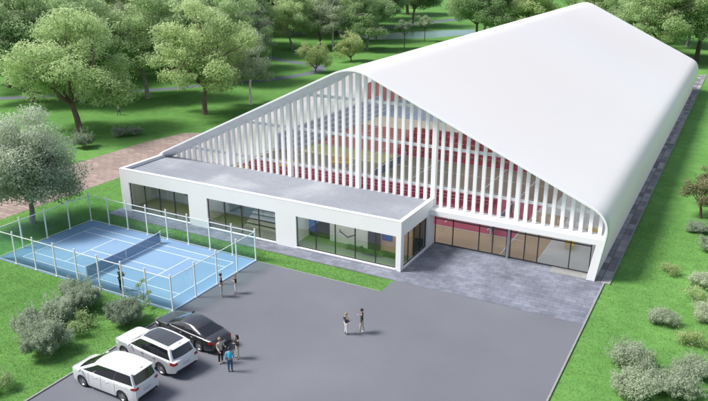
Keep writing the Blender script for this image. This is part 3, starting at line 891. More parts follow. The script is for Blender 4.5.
# entrance glazing
EY = 19.72
mull = [11.02, 12.6, 14.85, 16.0, 17.15, 17.45, 18.6, 19.65, 22.1, 23.62]
m_ = MB()
for x in mull:
    w = .035
    m_.box(x-w-HO.x, x+w-HO.x, EY-Y0-.05, EY-Y0+.05, .01, 2.86)
m_.box(mull[0]-HO.x, mull[-1]-HO.x, EY-Y0-.052, EY-Y0+.052, 2.22, 2.30)
m_.box(mull[0]-HO.x, mull[-1]-HO.x, EY-Y0-.052, EY-Y0+.052, .0, .09)
m_.box(mull[0]-HO.x, mull[-1]-HO.x, EY-Y0-.052, EY-Y0+.052, 2.78, 2.862)
m_.build('glazing_frame', M['grey_mullion'], hall)
m_ = MB(); m_.lathe([(.11, 0), (.11, 2.86)], 16, c=(17.3-HO.x, EY-Y0-.14, 0)); m_.build('column', M['steel'], hall, smooth=40)
for x0, x1 in zip(mull[:-1], mull[1:]):
    door = (x0, x1) in ((14.85, 16.0), (16.0, 17.15), (17.45, 18.6), (18.6, 19.65))
    if x1-x0 < .5: continue
    for z0, z1, nm in ((.09, 2.22, 'door' if door else 'pane'), (2.30, 2.78, 'pane')):
        m_ = MB(); m_.poly([hp(x0+.035, EY, z0), hp(x1-.035, EY, z0), hp(x1-.035, EY, z1), hp(x0+.035, EY, z1)])
        d_ = m_.build(nm, M['glass'], hall, recalc=False)
        if nm == 'door':
            hx = x1-.12 if x1 in (16.0, 18.6) else x0+.12
            m_ = MB(); m_.tube([hp(hx, EY-.10, .85), hp(hx, EY-.10, 1.35)], .022, 8)
            m_.tube([hp(hx, EY-.10, .92), hp(hx, EY, .92)], .015, 6); m_.tube([hp(hx, EY-.10, 1.28), hp(hx, EY, 1.28)], .015, 6)
            h_ = m_.build('handle', M['steel'], d_)

# hall floor: painted courts
HF = [('hall_floor', rect(-18.1, 24.0, 19.75, 108), .016, 'hallgrey'),
      ('court_floor', rect(-17.5, 19.6, 19.9, 31.2), .020, 'tan'),
      ('court_floor', rect(-17.5, 16.6, 23.6, 34.0), .024, 'crimson'),
      ('court_floor', rect(-17.5, 16.4, 26.6, 27.9), .028, 'hallgrey'),
      ('court_floor', rect(-17.5, 17.6, 34.0, 43.0), .024, 'olive'),
      ('court_floor', rect(-5, 17.6, 43.0, 50.0), .024, 'crimson'),
      ('court_floor', rect(-17.5, -5, 43.0, 50.0), .024, 'brown'),
      ('court_floor', rect(-17.5, 17.6, 50.0, 55.0), .024, 'brown'),
      ('court_floor', rect(-17.5, 17.6, 55.0, 61.0), .024, 'beige'),
      ('court_floor', rect(-17.5, 17.6, 61.0, 77.0), .024, 'bluegrey'),
      ('court_floor', rect(-17.5, 17.6, 77.0, 97.0), .024, 'brown'),
      ('court_floor', rect(6.0, 17.6, 34.6, 42.4), .028, 'brownfloor'),
      ('court_floor', rect(-17.5, -3.5, 38.5, 42.6), .028, 'limefloor')]
for nm, pts_, z, mm in HF: sheet(nm, pts_, z, M[mm])
mb = MB()
def l2(x0, y0, x1, y1, w=.09, z=.033):
    d = Vector((x1-x0, y1-y0)).normalized(); n = Vector((-d.y, d.x))*w/2
    mb.poly([(x0+n.x, y0+n.y, z), (x0-n.x, y0-n.y, z), (x1-n.x, y1-n.y, z), (x1+n.x, y1+n.y, z)])
for x in (-17.5, 16.6): l2(x, 19.95, x, 31.5, z=.034)
for y in (23.6, 34.0, 43, 50): l2(-17.5, y, 17.6, y)
for x in (-14, -6, 2, 10, 14): l2(x, 24.5, x, 46, z=.035)
for y in (26.5, 34.5, 39, 50, 57, 66, 80): l2(-15, y, 16, y, z=.036)
for x in (-12, 0, 12): l2(x, 46.5, x, 95, z=.037)
l2(19.6, 19.9, 19.6, 31.2, z=.038)
tag(mb.build('hall_floor_lines', M['line'], recalc=False), kind='structure')
# nets inside
def indoor_net(x, y, w, label, rz=0):
    e = empty('indoor_net', (x, y, .03), rz, label, 'court net', 'nets on the courts inside the hall')
    m_ = MB(); m_.poly([(0, -w/2, .08), (0, w/2, .08), (0, w/2, .95), (0, -w/2, .95)]); m_.build('net_mesh', M['net'], e, recalc=False)
    m_ = MB(); m_.box(-.015, .015, -w/2, w/2, .95, 1.02); m_.build('top_band', M['line'], e)
    for s in (-1, 1):
        m_ = MB(); m_.box(-.05, .05, s*w/2-.05, s*w/2+.05, 0, 1.1); m_.build('post', M['fence_white'], e)
indoor_net(14.6, 26.8, 6.5, 'indoor net with white band on the crimson floor right behind the entrance doors')
indoor_net(-1.5, 36.8, 8.5, 'indoor net across the olive green court behind the louvers')
indoor_net(10.5, 50.0, 8.5, 'indoor net on the brown court deeper in the hall')
# yellow benches and right hand steps
for i, (x, y, lb) in enumerate([(21.3, 24.6, 'yellow bench nearest the glass at the right end of the hall'), (22.4, 27.4, 'yellow bench second from the glass at the right end of the hall'),
                                (-15.0, 27.0, 'yellow bench seen low through the louvers at the left end'), (-11.5, 31.5, 'yellow bench behind the left louvers, farther from the glass'), (-7.0, 35.5, 'yellow bench between left louvers and olive court')]):
    e = empty('yellow_bench', (x, y, .03), R(90) if x > 0 else R(20), lb, 'bench', 'yellow benches in the hall')
    m_ = MB()
    for k in range(3): m_.box(-1.1, 1.1, -.32+k*.22, -.13+k*.22, .42, .47)
    m_.build('seat', M['yellow'], e, bevel=.01)
    m_ = MB()
    for k in range(3): m_.box(-1.1, 1.1, .30+k*.03, .33+k*.03, .55+k*.16, .67+k*.16)
    m_.build('backrest', M['yellow'], e, bevel=.01)
    for sx in (-.9, .9):
        m_ = MB(); m_.box(sx-.04, sx+.04, -.28, -.22, 0, .42); m_.box(sx-.04, sx+.04, .28, .34, 0, .95); m_.box(sx-.04, sx+.04, -.28, .3, .37, .42)
        m_.build('leg', M['yellow'], e)
# stepped spectator stand at the left inner wall
e = empty('spectator_stand', (-14.5, 52, .03), 0, 'pale stepped spectator stand along the left inner wall of the hall', 'stand')
for k in range(5):
    m_ = MB(); m_.box(-3.2+k*.0, -.4-k*.6, -14, 14, k*.4, k*.4+.36); m_.build('step', M['bluewall'], e)
e = empty('spectator_stand', (6.5, 46.5, .03), 0, 'crimson stepped seating block across the middle of the hall floor', 'stand')
for k in range(5):
    m_ = MB(); m_.box(-10.5, 10.5, -3.2+k*1.25, 3.2, k*.34, k*.34+.33)
    m_.build('step', M['crimson'], e)
    m_ = MB()
    for q in range(30): m_.box(-10.3+q*.7, -9.75+q*.7, -3.0+k*1.25, -2.6+k*1.25, k*.34+.335, k*.34+.72)
    s_ = m_.build('seat_row', M['crimson'] if k % 2 else M['brown'], e)
m_ = MB(); m_.box(-18.0-HO.x, -17.85-HO.x, 44, 84, .1, 5.0); m_.build('wall_banner', M['banner'], hall)
e = empty('spectator_stand', (2.0, 29.8, .03), 0, 'low crimson bench rows on the near crimson floor behind the louvers', 'stand')
for k in range(3):
    m_ = MB(); m_.box(-18.5, 10.5, k*.9, k*.9+.35, .0, .42); m_.build('bench_row', M['crimson'], e)

# ------------------------------------------------------------------ front annex
AX0, AX1, AY0, AY1 = -18.06, 10.95, 13.08, 19.40
ann = empty('annex_building', (AX0, AY0, 0), 0, 'long low white flat roofed front building with wide dark framed windows', 'building')
def ap(x, y, z): return (x-AX0, y-AY0, z)
def abox(m_, x0, x1, y0, y1, z0, z1): return m_.box(x0-AX0, x1-AX0, y0-AY0, y1-AY0, z0, z1)
T = .32; ZT = 4.06; WZ0, WZ1 = .17, 2.86
wins = [(-17.0, -9.85), (-7.75, -.52), (1.5, 10.52)]
m_ = MB()
xs = [AX0]+[v for w in wins for v in w]+[AX1]
for a_, b2 in zip(xs[0::2], xs[1::2]): abox(m_, a_, b2, AY0, AY0+T, WZ0, WZ1)
abox(m_, AX0, AX1, AY0, AY0+T, .01, WZ0); abox(m_, AX0, AX1, AY0, AY0+T, WZ1, ZT)
# left side wall; right side wall with opening
abox(m_, AX0, AX0+T, AY0+T, 18.9, .01, ZT)
SY0, SY1 = 13.62, 18.15
abox(m_, AX1-T, AX1, AY0+T, SY0, WZ0, WZ1)
abox(m_, AX1-T, AX1, SY1, AY1, WZ0, WZ1)
abox(m_, AX1-T, AX1, AY0+T, AY1, .01, WZ0); abox(m_, AX1-T, AX1, AY0+T, AY1, WZ1, ZT)
m_.build('wall', M['white'], ann)
m_ = MB(); abox(m_, AX0+T, AX1-T, AY0+T, 19.34, 3.45, 3.80); m_.build('roof', M['annex_roof'], ann)
# roof coping, 3 mm proud
m_ = MB()
abox(m_, AX0-.015, AX1+.015, AY0-.015, AY0+T+.01, ZT, ZT+.035)
abox(m_, AX0-.015, AX0+T+.01, AY0+T+.01, 18.9, ZT, ZT+.035)
abox(m_, AX1-T-.01, AX1+.015, AY0+T+.01, AY1+.1, ZT, ZT+.035)
m_.build('coping', M['louver'], ann, bevel=.01)
for k in range(4):   # roof seams and drains
    pass
def window(x0, x1, n):
    m_ = MB(); yf = AY0+.14; fw = .045
    abox(m_, x0, x0+fw, yf, yf+.09, WZ0, WZ1); abox(m_, x1-fw, x1, yf, yf+.09, WZ0, WZ1)
    abox(m_, x0+fw, x1-fw, yf, yf+.09, WZ0, WZ0+.07); abox(m_, x0+fw, x1-fw, yf, yf+.09, WZ1-.05, WZ1)
    step = (x1-x0)/n
    for i in range(1, n): abox(m_, x0+step*i-fw*.8, x0+step*i+fw*.8, yf+.002, yf+.088, WZ0+.07, WZ1-.05)
    w = m_.build('window', M['grey_mullion'], ann)
    for i in range(n):
        m_ = MB(); m_.poly([ap(x0+step*i+fw, yf+.045, WZ0+.07), ap(x0+step*(i+1)-fw, yf+.045, WZ0+.07), ap(x0+step*(i+1)-fw, yf+.045, WZ1-.05), ap(x0+step*i+fw, yf+.045, WZ1-.05)])
        m_.build('pane', M['glass_annex'], w, recalc=False)
    m_ = MB(); abox(m_, x0-.02, x1+.02, AY0-.05, AY0+.14, WZ0-.05, WZ0+.004); m_.build('sill', M['louver'], w)
window(-17.0, -9.85, 4); window(-7.75, -.52, 4); window(1.5, 10.52, 5)
m_ = MB(); xf = AX1-.20; fw = .045
abox(m_, xf, xf+.08, SY0, SY0+fw, WZ0, WZ1); abox(m_, xf, xf+.08, SY1-fw, SY1, WZ0, WZ1)
abox(m_, xf, xf+.08, SY0+fw, SY1-fw, WZ0, WZ0+.07); abox(m_, xf, xf+.08, SY0+fw, SY1-fw, WZ1-.05, WZ1)
st = (SY1-SY0)/4
for i in (1, 2, 3): abox(m_, xf+.002, xf+.078, SY0+st*i-.035, SY0+st*i+.035, WZ0+.07, WZ1-.05)
w = m_.build('window', M['grey_mullion'], ann)
for i in range(4):
    m_ = MB(); m_.poly([ap(xf+.04, SY0+st*i+.04, WZ0+.07), ap(xf+.04, SY0+st*(i+1)-.04, WZ0+.07), ap(xf+.04, SY0+st*(i+1)-.04, WZ1-.05), ap(xf+.04, SY0+st*i+.04, WZ1-.05)])
    m_.build('pane', M['glass_annex'], w, recalc=False)
# interiors
M['lamp'] = mat('lamp_panel', (.9, .9, .85), .5)
M['lamp'].node_tree.nodes['Principled BSDF'].inputs['Emission Color'].default_value = (1, .93, .82, 1)
M['lamp'].node_tree.nodes['Principled BSDF'].inputs['Emission Strength'].default_value = 20
m_ = MB(); m_.poly([ap(AX0+T, AY0+T, .05), ap(.6, AY0+T, .05), ap(.6, 19.3, .05), ap(AX0+T, 19.3, .05)]); m_.build('floor', M['annex_olive'], ann, recalc=False)
m_ = MB(); m_.poly([ap(.9, AY0+T, .05), ap(AX1-T, AY0+T, .05), ap(AX1-T, 19.3, .05), ap(.9, 19.3, .05)]); m_.build('floor', M['annex_green'], ann, recalc=False)
m_ = MB(); abox(m_, .6, .9, AY0+T, 19.3, .05, 3.45); abox(m_, -9.2, -8.9, AY0+T, 19.3, .05, 3.45); m_.build('partition', M['inner_wall'], ann)
m_ = MB(); abox(m_, AX0+T, AX0+T+.05, AY0+T, 19.3, .05, 3.4); abox(m_, AX0+T+.05, -9.2, 17.2, 17.3, .05, 3.4); m_.build('partition', M['inner_grey'], ann)
m_ = MB(); abox(m_, -14.0, -9.6, 17.12, 17.19, .9, 2.8); abox(m_, -8.4, -.2, 18.75, 18.85, 1.6, 3.3); m_.build('wall_panel', M['dark'], ann)
m_ = MB()
for k in range(5): abox(m_, -5.2, .5, 14.9+k*.42, 15.32+k*.42, .06+k*.3, .22+k*.30)
m_.build('bench_steps', M['stair'], ann)
# right room
m_ = MB(); abox(m_, .95, 3.1, 16.0, 16.1, .06, 3.4); m_.build('partition', M['dark'], ann)
m_ = MB(); abox(m_, .95, 1.75, 15.92, 15.99, .45, 2.4); m_.build('blue_panel', M['blue'], ann)
m_ = MB(); abox(m_, 3.1, 6.72, 15.8, 16.1, .06, 3.4); m_.build('partition', M['inner_wall'], ann)
m_ = MB(); abox(m_, 6.72, 10.6, 16.0, 16.1, .06, 3.4); m_.build('partition', M['peach'], ann)
m_ = MB(); abox(m_, 7.95, 8.85, 15.92, 15.99, 1.05, 1.75); m_.build('wall_screen', M['screen'], ann)
m_ = MB(); abox(m_, 6.76, 7.8, 15.7, 15.98, .06, 2.6); m_.build('cupboard', M['dark'], ann)
m_ = MB()   # dark tick shaped mark on the white partition
def stroke(p, q, w):
    p = Vector(p); q = Vector(q); d = (q-p).normalized(); n = Vector((-d.y, d.x))*w/2
    m_.poly([ap(v.x, 15.785, v.y) for v in (p+n, p-n, q-n, q+n)])
stroke((4.05, 1.28), (4.15, .98), .09); stroke((4.1, 1.1), (4.85, .68), .10); stroke((4.78, .68), (5.5, 1.02), .10)
m_.build('wall_mark', M['dark'], ann, recalc=False)
def lounge(x, y, rz, label, s=1):
    e = empty('lounge_chair', (x, y, .055), rz, label, 'lounge chair', 'dark green lounge chairs in the green carpet room')
    e.scale = (s, s, s)
    P = [(-.95, .62), (-.62, .30), (-.2, .26), (.3, .36), (.85, .30)]
    m_ = MB(); m_.grid([[(x_, -.3, z_) for x_, z_ in P], [(x_, .3, z_) for x_, z_ in P]])
    o_ = m_.build('seat', M['dkgreen'], e, recalc=False, smooth=60)
    md = o_.modifiers.new('thick', 'SOLIDIFY'); md.thickness = .07; sb = o_.modifiers.new('sub', 'SUBSURF'); sb.levels = sb.render_levels = 2
    for sx in (-.5, .5):
        m_ = MB(); m_.tube([(sx, -.22, 0), (sx*.8, -.22, .26)], .02, 6); m_.tube([(sx, .22, 0), (sx*.8, .22, .26)], .02, 6); m_.build('leg', M['grey_mullion'], e)
lounge(5.75, 15.1, R(180), 'dark green lounge chair in front of the white partition under the dark mark', .95)
lounge(7.5, 14.75, 0, 'dark green lounge chair in the middle of the green carpet room', 1.0)
lounge(9.0, 15.2, R(180), 'dark green lounge chair nearest the corner window, below the blue screen', 1.0)
for x in (-15.2, -11.2, -6.6, -2.6, 3.0, 6.0, 9.0):
    m_ = MB(); abox(m_, x-.6, x+.6, 14.2, 14.45, 3.38, 3.42); l_ = m_.build('ceiling_lamp', M['lamp'], ann)
# downpipe box at the left end
m_ = MB(); abox(m_, AX0-.28, AX0-.01, 14.1, 14.6, .5, 1.4); m_.build('meter_box', M['grey_mullion'], ann)
# pale threshold slab at the right pier
o = MB().box(20.9, 23.6, 18.62, 19.66, 0, .045).build('threshold_slab', M['kerb'], bevel=.01); tag(o, kind='structure')
#CARS
# ------------------------------------------------------------------ cars
CAR_GLASS = mat('car_glass', (.012, .014, .018), .06, spec=.8, coat=.5)
TYRE = mat('tyre_rubber', (.02, .02, .022), .8)
RIM_M = mat('alloy_rim', (.55, .56, .58), .25, .9)
TAIL = mat('tail_light_red', (.30, .015, .012), .2, coat=.6)
HEAD = mat('headlight_lens', (.62, .66, .70), .1, spec=.9, coat=.8)
PLATE = mat('number_plate', (.55, .57, .62), .5)
CHROME = mat('chrome_trim', (.7, .7, .72), .18, 1)
BLACKP = mat('black_trim', (.02, .02, .022), .5)

def paint(name, c, metal=0, rough=.28):
    return mat(name, c, rough, metal, coat=.8)

def car(name, label, cx, cy, rz, S, body_m, roof_m=None, lower_m=None):
    L_ = S['L']; W = S['W']/2
    e = empty(name, (cx, cy, .0), rz, label, 'car', 'cars parked in a row at the lawn edge')
    X = lambda x: x-L_/2
    I = lambda key, x: float(np.interp(x, [p[0] for p in S[key]], [p[1] for p in S[key]]))
    wx = S['wheels']; rr = S['R']+.07; zc = S['R']
    def zbot(x):
        z = I('bottom', x)
        for w in wx:
            if abs(x-w) < rr: z = max(z, zc+math.sqrt(rr*rr-(x-w)**2)-.02)
        return z
    yf = lambda z, zt: float(np.interp(z, [.15, .32, .55, .80*zt, .93*zt, zt], [.955, .985, 1.0, .985, .965, .93]))
    xs = sorted(set([round(v, 3) for v in list(np.linspace(0, .5, 9))+list(np.arange(.5, L_-.4, .09))+list(np.linspace(L_-.4, L_, 8))]+[round(w+s*rr*f, 3) for w in wx for s in (-1, 1) for f in (1.001, .995, .95, .85)]))
    rows = []
    for x in xs:
        pl = I('plan', x); zt = I('top', x); zb = zbot(x); c = []
        ztc = zt+.035*min(1, x/.5, (L_-x)/.4)
        zsh = zt-.05
        fr = [0, .12, .3, .5, .7, .88, 1]
        side = [(W*pl*yf(zb+(zsh-zb)*f, zt), zb+(zsh-zb)*f) for f in fr]
        pts = [(0, zb if zb < .5 else zb), (W*pl*.90, zb)]+side+[(W*pl*.90, zt-.012), (W*pl*.74, zt+.012), (W*pl*.4, ztc), (0, ztc+.005)]
        rows.append([(X(x), y, z) for y, z in pts]+[(X(x), -y, z) for y, z in reversed(pts[:-1])])
    mb = MB()
    n = len(rows[0])
    mb.grid(rows)
    mb.poly(rows[0]); mb.poly(rows[-1])
    if lower_m:
        for i, f in enumerate(mb.f):
            zs = [mb.v[k][2] for k in f]
            if len(f) == 4 and max(zs) < S.get('lowz', .45) + .12: mb.m[i] = 1
    body = mb.build('body', [body_m, lower_m or body_m], e, smooth=38)
    # wheel wells
    for w in wx:
        m_ = MB(); m_.box(X(w-rr), X(w+rr), -W*.82, W*.82, .18, zc+rr-.03); m_.build('wheel_well', BLACKP, body)
    # greenhouse
    xa, za, xb, zf, xc, zr, xd, zd = S['cabin']; wb = W*.925; wr = W*S.get('tumble', .76)
    def gs(t, s):   # side surface point (half width y>0)
        bx = xa+(xd-xa)*t; bz = za+(zd-za)*t; tx = xb+(xc-xb)*t; tz = I('roofline', tx)
        tap = 1-.05*abs(2*t-1)**3
        tap2 = 1-.07*abs(2*t-1)**2.5
        y = (wb*tap)*(1-s)+(wr*tap2)*s+.035*math.sin(math.pi*s)*.8
        return (X(bx+(tx-bx)*s), y, bz+(tz-bz)*s)
    nt = 20; ns = 6
    mb = MB(); rows = []
    for i in range(nt+1):
        t = i/nt; sd = [gs(t, s/ns) for s in range(ns)]
        ty = gs(t, 1); xr = ty[0]
        top = []
        for v in (1.0, .97, .85, .6, .3, 0):
            edge = 0 if v < .98 else 0
            z = ty[2]+.05*(1-v**2)+(.0 if v < 1 else -.012)
            bow = -.10*(1-v*v)*(1-t)**3+.07*(1-v*v)*t**3
            top.append((xr+bow, ty[1]*v, z))
        r_ = sd+top; rows.append(r_+[(x, -y, z) for x, y, z in reversed(r_[:-1])])
    mb.grid(rows)
    def endcap(t, bowb, sgn):
        g = []
        for s in range(ns+1):
            row = []
            p = gs(t, s/ns)
            for k in range(-8, 9):
                v = k/8; f = s/ns
                bow = sgn*(bowb*(1-f)+(.10 if sgn < 0 else .07)*f)*(1-v*v)
                z = p[2]+(.05*(1-v*v)*f)
                row.append((p[0]+bow, p[1]*v, z))
            g.append(row)
        return g
    F = endcap(0, .20, -1); Rr = endcap(1, .12, 1)
    mb.grid(F); mb.grid(Rr)
    cab = mb.build('cabin', body_m, e, smooth=35)
    def off(P, d): return [[(x+d[0], y, z+d[1]) for x, y, z in r] for r in P]
    m_ = MB(); m_.grid([r[1:-1] for r in off(F, (-.008, .006))][:6]); m_.build('windscreen', CAR_GLASS, e, smooth=60, recalc=False)
    m_ = MB(); m_.grid([r[1:-1] for r in off(Rr, (.008, .004))][1:6]); m_.build('rear_window', CAR_GLASS, e, smooth=60, recalc=False)
    for sg in (1, -1):
        for (t0, t1, s0, s1, cut) in S['side_windows']:
            m_ = MB(); g = []
            for k in range(7):
                s = s0+(s1-s0)*k/6; row = []
                for j in range(9):
                    tt0 = t0+cut[0]*(k/6); tt1 = t1-cut[1]*(k/6)
                    t = tt0+(tt1-tt0)*j/8; p = gs(t, s); row.append((p[0], sg*(p[1]+.010), p[2]))
                g.append(row)
            m_.grid(g); m_.build('window', CAR_GLASS, e, smooth=60, recalc=False)
        # mirror, door handles, sill line
        p = gs(.06, .02)
        m_ = MB(); m_.cbox((p[0]+.05, sg*(W+.09), p[2]+.07), (.12, .20, .14)); m_.build('mirror', body_m, e, bevel=.03)
        for hx in S['handles']:
            m_ = MB(); m_.cbox((X(hx), sg*(W*yf(.83*I('top', hx), I('top', hx))*I('plan', hx)+.012), .80*I('top', hx)), (.2, .03, .035)); m_.build('door_handle', S.get('hm', CHROME), e, bevel=.008)
        # door shut lines
        m_ = MB()
        for sx in S['seams']:
            pts = []
            for z in np.linspace(max(.33, zbot(sx)+.03), I('top', sx)-.06, 7):
                y = W*I('plan', sx)*yf(z, I('top', sx))+.003
                pts.append((y, z))
            for (ya, z1), (yb_, z2) in zip(pts[:-1], pts[1:]):
                m_.poly([(X(sx)-.008, sg*ya, z1), (X(sx)+.008, sg*ya, z1), (X(sx)+.008, sg*yb_, z2), (X(sx)-.008, sg*yb_, z2)])
        m_.build('door_seam', BLACKP, e, recalc=False)
        # lamps
        hz = S['headz']; m_ = MB(); g = []
        for x in np.linspace(.03, .52, 6):
            row = []
            for z in (hz[0]+.05*x, (hz[0]+hz[1])/2, hz[1]):
                row.append((X(x)-.006, sg*(W*I('plan', x)*yf(z, I('top', .3))+.006), z))
            g.append(row)
        m_.grid(g); m_.build('headlight', HEAD, e, smooth=60, recalc=False)
        m_ = MB(); m_.cbox((X(-.012), sg*W*I('plan', 0)*.78, sum(hz)/2), (.04, W*.30, hz[1]-hz[0])); m_.build('headlight', HEAD, e, bevel=.01)
        tz = S['tailz']; m_ = MB(); g = []
        for x in np.linspace(L_-.32, L_, 5):
            g.append([(X(x)+.006, sg*(W*I('plan', x)*yf(z, I('top', L_-.4))+.008), z) for z in np.linspace(tz[0], tz[1], 4)])
        m_.grid(g); m_.build('tail_light', TAIL, e, smooth=60, recalc=False)
        m_ = MB(); m_.cbox((X(L_+.006), sg*W*I('plan', L_)*.84, sum(tz)/2), (.03, W*.24, tz[1]-tz[0])); m_.build('tail_light', TAIL, e, bevel=.01)
        for w in wx:
            wh = empty('wheel', (X(w), sg*(W-.13), zc)); wh.parent = e
            r = S['R']
            m_ = MB(); m_.lathe([(r*.66, -.11), (r*.92, -.115), (r, -.07), (r, .07), (r*.92, .115), (r*.66, .11)], 28, 'y'); m_.build('tyre', TYRE, wh, smooth=40)
            m_ = MB(); m_.lathe([(r*.68, .10*sg), (r*.66, .085*sg), (r*.60, .05*sg)], 28, 'y')
            for k in range(10):
                a = 2*math.pi*k/10; ca, sa = math.cos(a), math.sin(a); q = []
                for (rad_, hw) in ((.03, .028), (r*.64, .022)):
                    for sw in (-1, 1): q.append((ca*rad_-sa*hw*sw, .075*sg, sa*rad_+ca*hw*sw))
                m_.poly([q[0], q[1], q[3], q[2]])
            m_.lathe([(0, .09*sg), (.055, .085*sg), (.06, .06*sg)], 12, 'y')
            m_.build('rim', RIM_M, wh, recalc=False)
            m_ = MB(); m_.lathe([(0, .02*sg), (r*.66, .03*sg)], 20, 'y'); m_.build('brake_disc', BLACKP, wh, recalc=False)
    if roof_m:
        t0, t1 = S['roofpanel']; g = []
        for i in range(13):
            t = t0+(t1-t0)*i/12; p = gs(t, 1); row = []
            for k in range(-8, 9):
                v = k/8*.80; row.append((p[0]-.10*(1-v*v)*(1-t)**3+.07*(1-v*v)*t**3, p[1]*v, p[2]+.05*(1-v*v)+.006))
            g.append(row)
        m_ = MB(); m_.grid(g); m_.build('roof_panel', roof_m, e, smooth=60, recalc=False)
    # grille, bumpers, plates
    hz = S['headz']
    m_ = MB(); m_.cbox((X(-.014), 0, (hz[0]+hz[1])/2-.08), (.04, W*.9, S.get('grille', .26)))
    for k in range(5): pass
    m_.build('grille', S.get('gm', BLACKP), e, bevel=.02)
    m_ = MB(); m_.cbox((X(L_+.012), 0, S['platez']), (.02, .5, .13)); m_.build('number_plate', PLATE, e)
    m_ = MB(); m_.cbox((X(L_+.0), 0, S['bumper']), (.10, W*1.55, .10)); m_.build('rear_bumper', S.get('bm', BLACKP), e, bevel=.03)
    if S.get('spoiler'):
        p = gs(1, 1); m_ = MB(); m_.cbox((p[0]+.10, 0, p[2]+.02), (.30, p[1]*1.86, .045)); m_.build('spoiler', body_m, e, bevel=.015)
    for sg in (1, -1):
        if S.get('rails'):
            m_ = MB(); m_.tube([(gs(t, 1)[0], sg*(gs(t, 1)[1]-.03), gs(t, 1)[2]+.035) for t in np.linspace(.12, .9, 10)], .018, 6); m_.build('roof_rail', S['rails'], e, smooth=50)
        if S.get('beltline'):
            m_ = MB(); m_.tube([(gs(t, .04)[0], sg*(gs(t, .04)[1]+.01), gs(t, .04)[2]) for t in np.linspace(.01, .985, 12)] , .007, 5); m_.build('window_trim', S['beltline'], e, smooth=50)
    return e

VAN = dict(L=5.05, W=1.88, wheels=(1.0, 4.05), R=.36, bottom=[(0, .32), (.3, .24), (4.6, .24), (5.05, .34)],
    plan=[(0, .72), (.08, .82), (.25, .92), (.6, .985), (1.2, 1), (4.3, 1), (4.8, .97), (5.05, .90)],
    top=[(0, .78), (.1, .93), (.35, 1.02), (1.05, 1.13), (1.6, 1.16), (4.4, 1.17), (4.9, 1.13), (5.05, 1.08)],
    cabin=(.68, 1.05, 2.2, 1.86, 4.72, 1.86, 4.98, 1.10), roofline=[(2.2, 1.81), (2.6, 1.87), (3.5, 1.91), (4.4, 1.89), (4.72, 1.84)], tumble=.84,
    side_windows=[(.055, .235, .10, .86, (.05, -.03)), (.262, .63, .12, .86, (-.03, .0)), (.636, .975, .16, .86, (0, .0))],
    handles=(2.1, 3.0), seams=(1.55, 2.5, 3.55), headz=(.70, .86), tailz=(.96, 1.10), platez=.74, bumper=.40, grille=.36, gm=CHROME, spoiler=True, hm=CHROME, lowz=.95)
SUV = dict(L=5.3, W=1.98, wheels=(.98, 4.18), R=.40, bottom=[(0, .42), (.3, .30), (4.8, .30), (5.3, .44)],
    plan=[(0, .80), (.08, .88), (.25, .95), (.6, .99), (1.2, 1), (4.5, 1), (5.0, .975), (5.3, .92)],
    top=[(0, .96), (.1, 1.05), (.35, 1.10), (1.5, 1.15), (2.0, 1.16), (4.8, 1.16), (5.2, 1.12), (5.3, 1.06)],
    cabin=(1.35, 1.12, 2.35, 1.80, 4.80, 1.80, 5.14, 1.10), roofline=[(2.35, 1.77), (2.7, 1.82), (3.5, 1.84), (4.5, 1.80), (4.8, 1.76)], tumble=.78,
    side_windows=[(.03, .345, .08, .88, (.015, .0)), (.35, .672, .08, .88, (0, .0)), (.677, .955, .08, .88, (0, .02))],
    handles=(2.65, 3.65), seams=(1.62, 2.72, 3.72), headz=(.80, .96), tailz=(.90, 1.07), platez=.78, bumper=.46, grille=.30, spoiler=True, roofpanel=(.03, .90), hm=BLACKP, lowz=.98)
SED = dict(L=5.45, W=1.90, wheels=(1.0, 4.35), R=.36, bottom=[(0, .28), (.3, .20), (4.9, .20), (5.45, .32)],
    plan=[(0, .70), (.08, .80), (.25, .90), (.7, .975), (1.2, 1), (4.3, 1), (4.9, .96), (5.3, .88), (5.45, .80)],
    top=[(0, .62), (.1, .72), (.4, .82), (1.0, .90), (1.7, .955), (2.5, .97), (4.3, .98), (4.9, .97), (5.35, .93), (5.45, .84)],
    cabin=(1.4, .92, 2.5, 1.36, 3.75, 1.37, 4.90, .95), roofline=[(2.5, 1.34), (2.75, 1.385), (3.0, 1.40), (3.4, 1.385), (3.75, 1.32)], tumble=.70,
    side_windows=[(.06, .44, .12, .86, (.05, .0)), (.46, .74, .12, .86, (0, .02)), (.755, .87, .12, .80, (0, .06))],
    handles=(2.75, 3.75), seams=(1.72, 2.85, 3.90), headz=(.56, .70), tailz=(.72, .85), platez=.62, bumper=.34, grille=.24, gm=CHROME, beltline=CHROME, hm=CHROME, bm=BLACKP, lowz=.3)
WHITEP = paint('white_car_paint', (.80, .81, .82)); SILV_SHADE = paint('silver_shade_paint', (.52, .54, .57), .3)  # silver of the sides, its tone also standing in for their shade
BLK = paint('graphite_car_paint', (.105, .108, .118), .75, .24)
car('minivan', 'white minivan with dark side windows, lowest of the three parked cars', 3.2, -8.25, R(0), VAN, WHITEP, None, paint('shaded_side_paint', (.66, .67, .69), .1))  # greyer side paint than the top, the flank's shade put into its colour
car('estate_car', 'white off road car with black glass roof parked between minivan and dark sedan', 3.28, -5.06, R(-5.5), SUV, WHITEP, mat('black_roof_glass', (.05, .055, .062), .12, spec=.7, coat=.6), SILV_SHADE)
car('sedan_car', 'dark graphite sedan with chrome window trim and red tail lights', 3.45, -1.98, R(-8), SED, BLK)

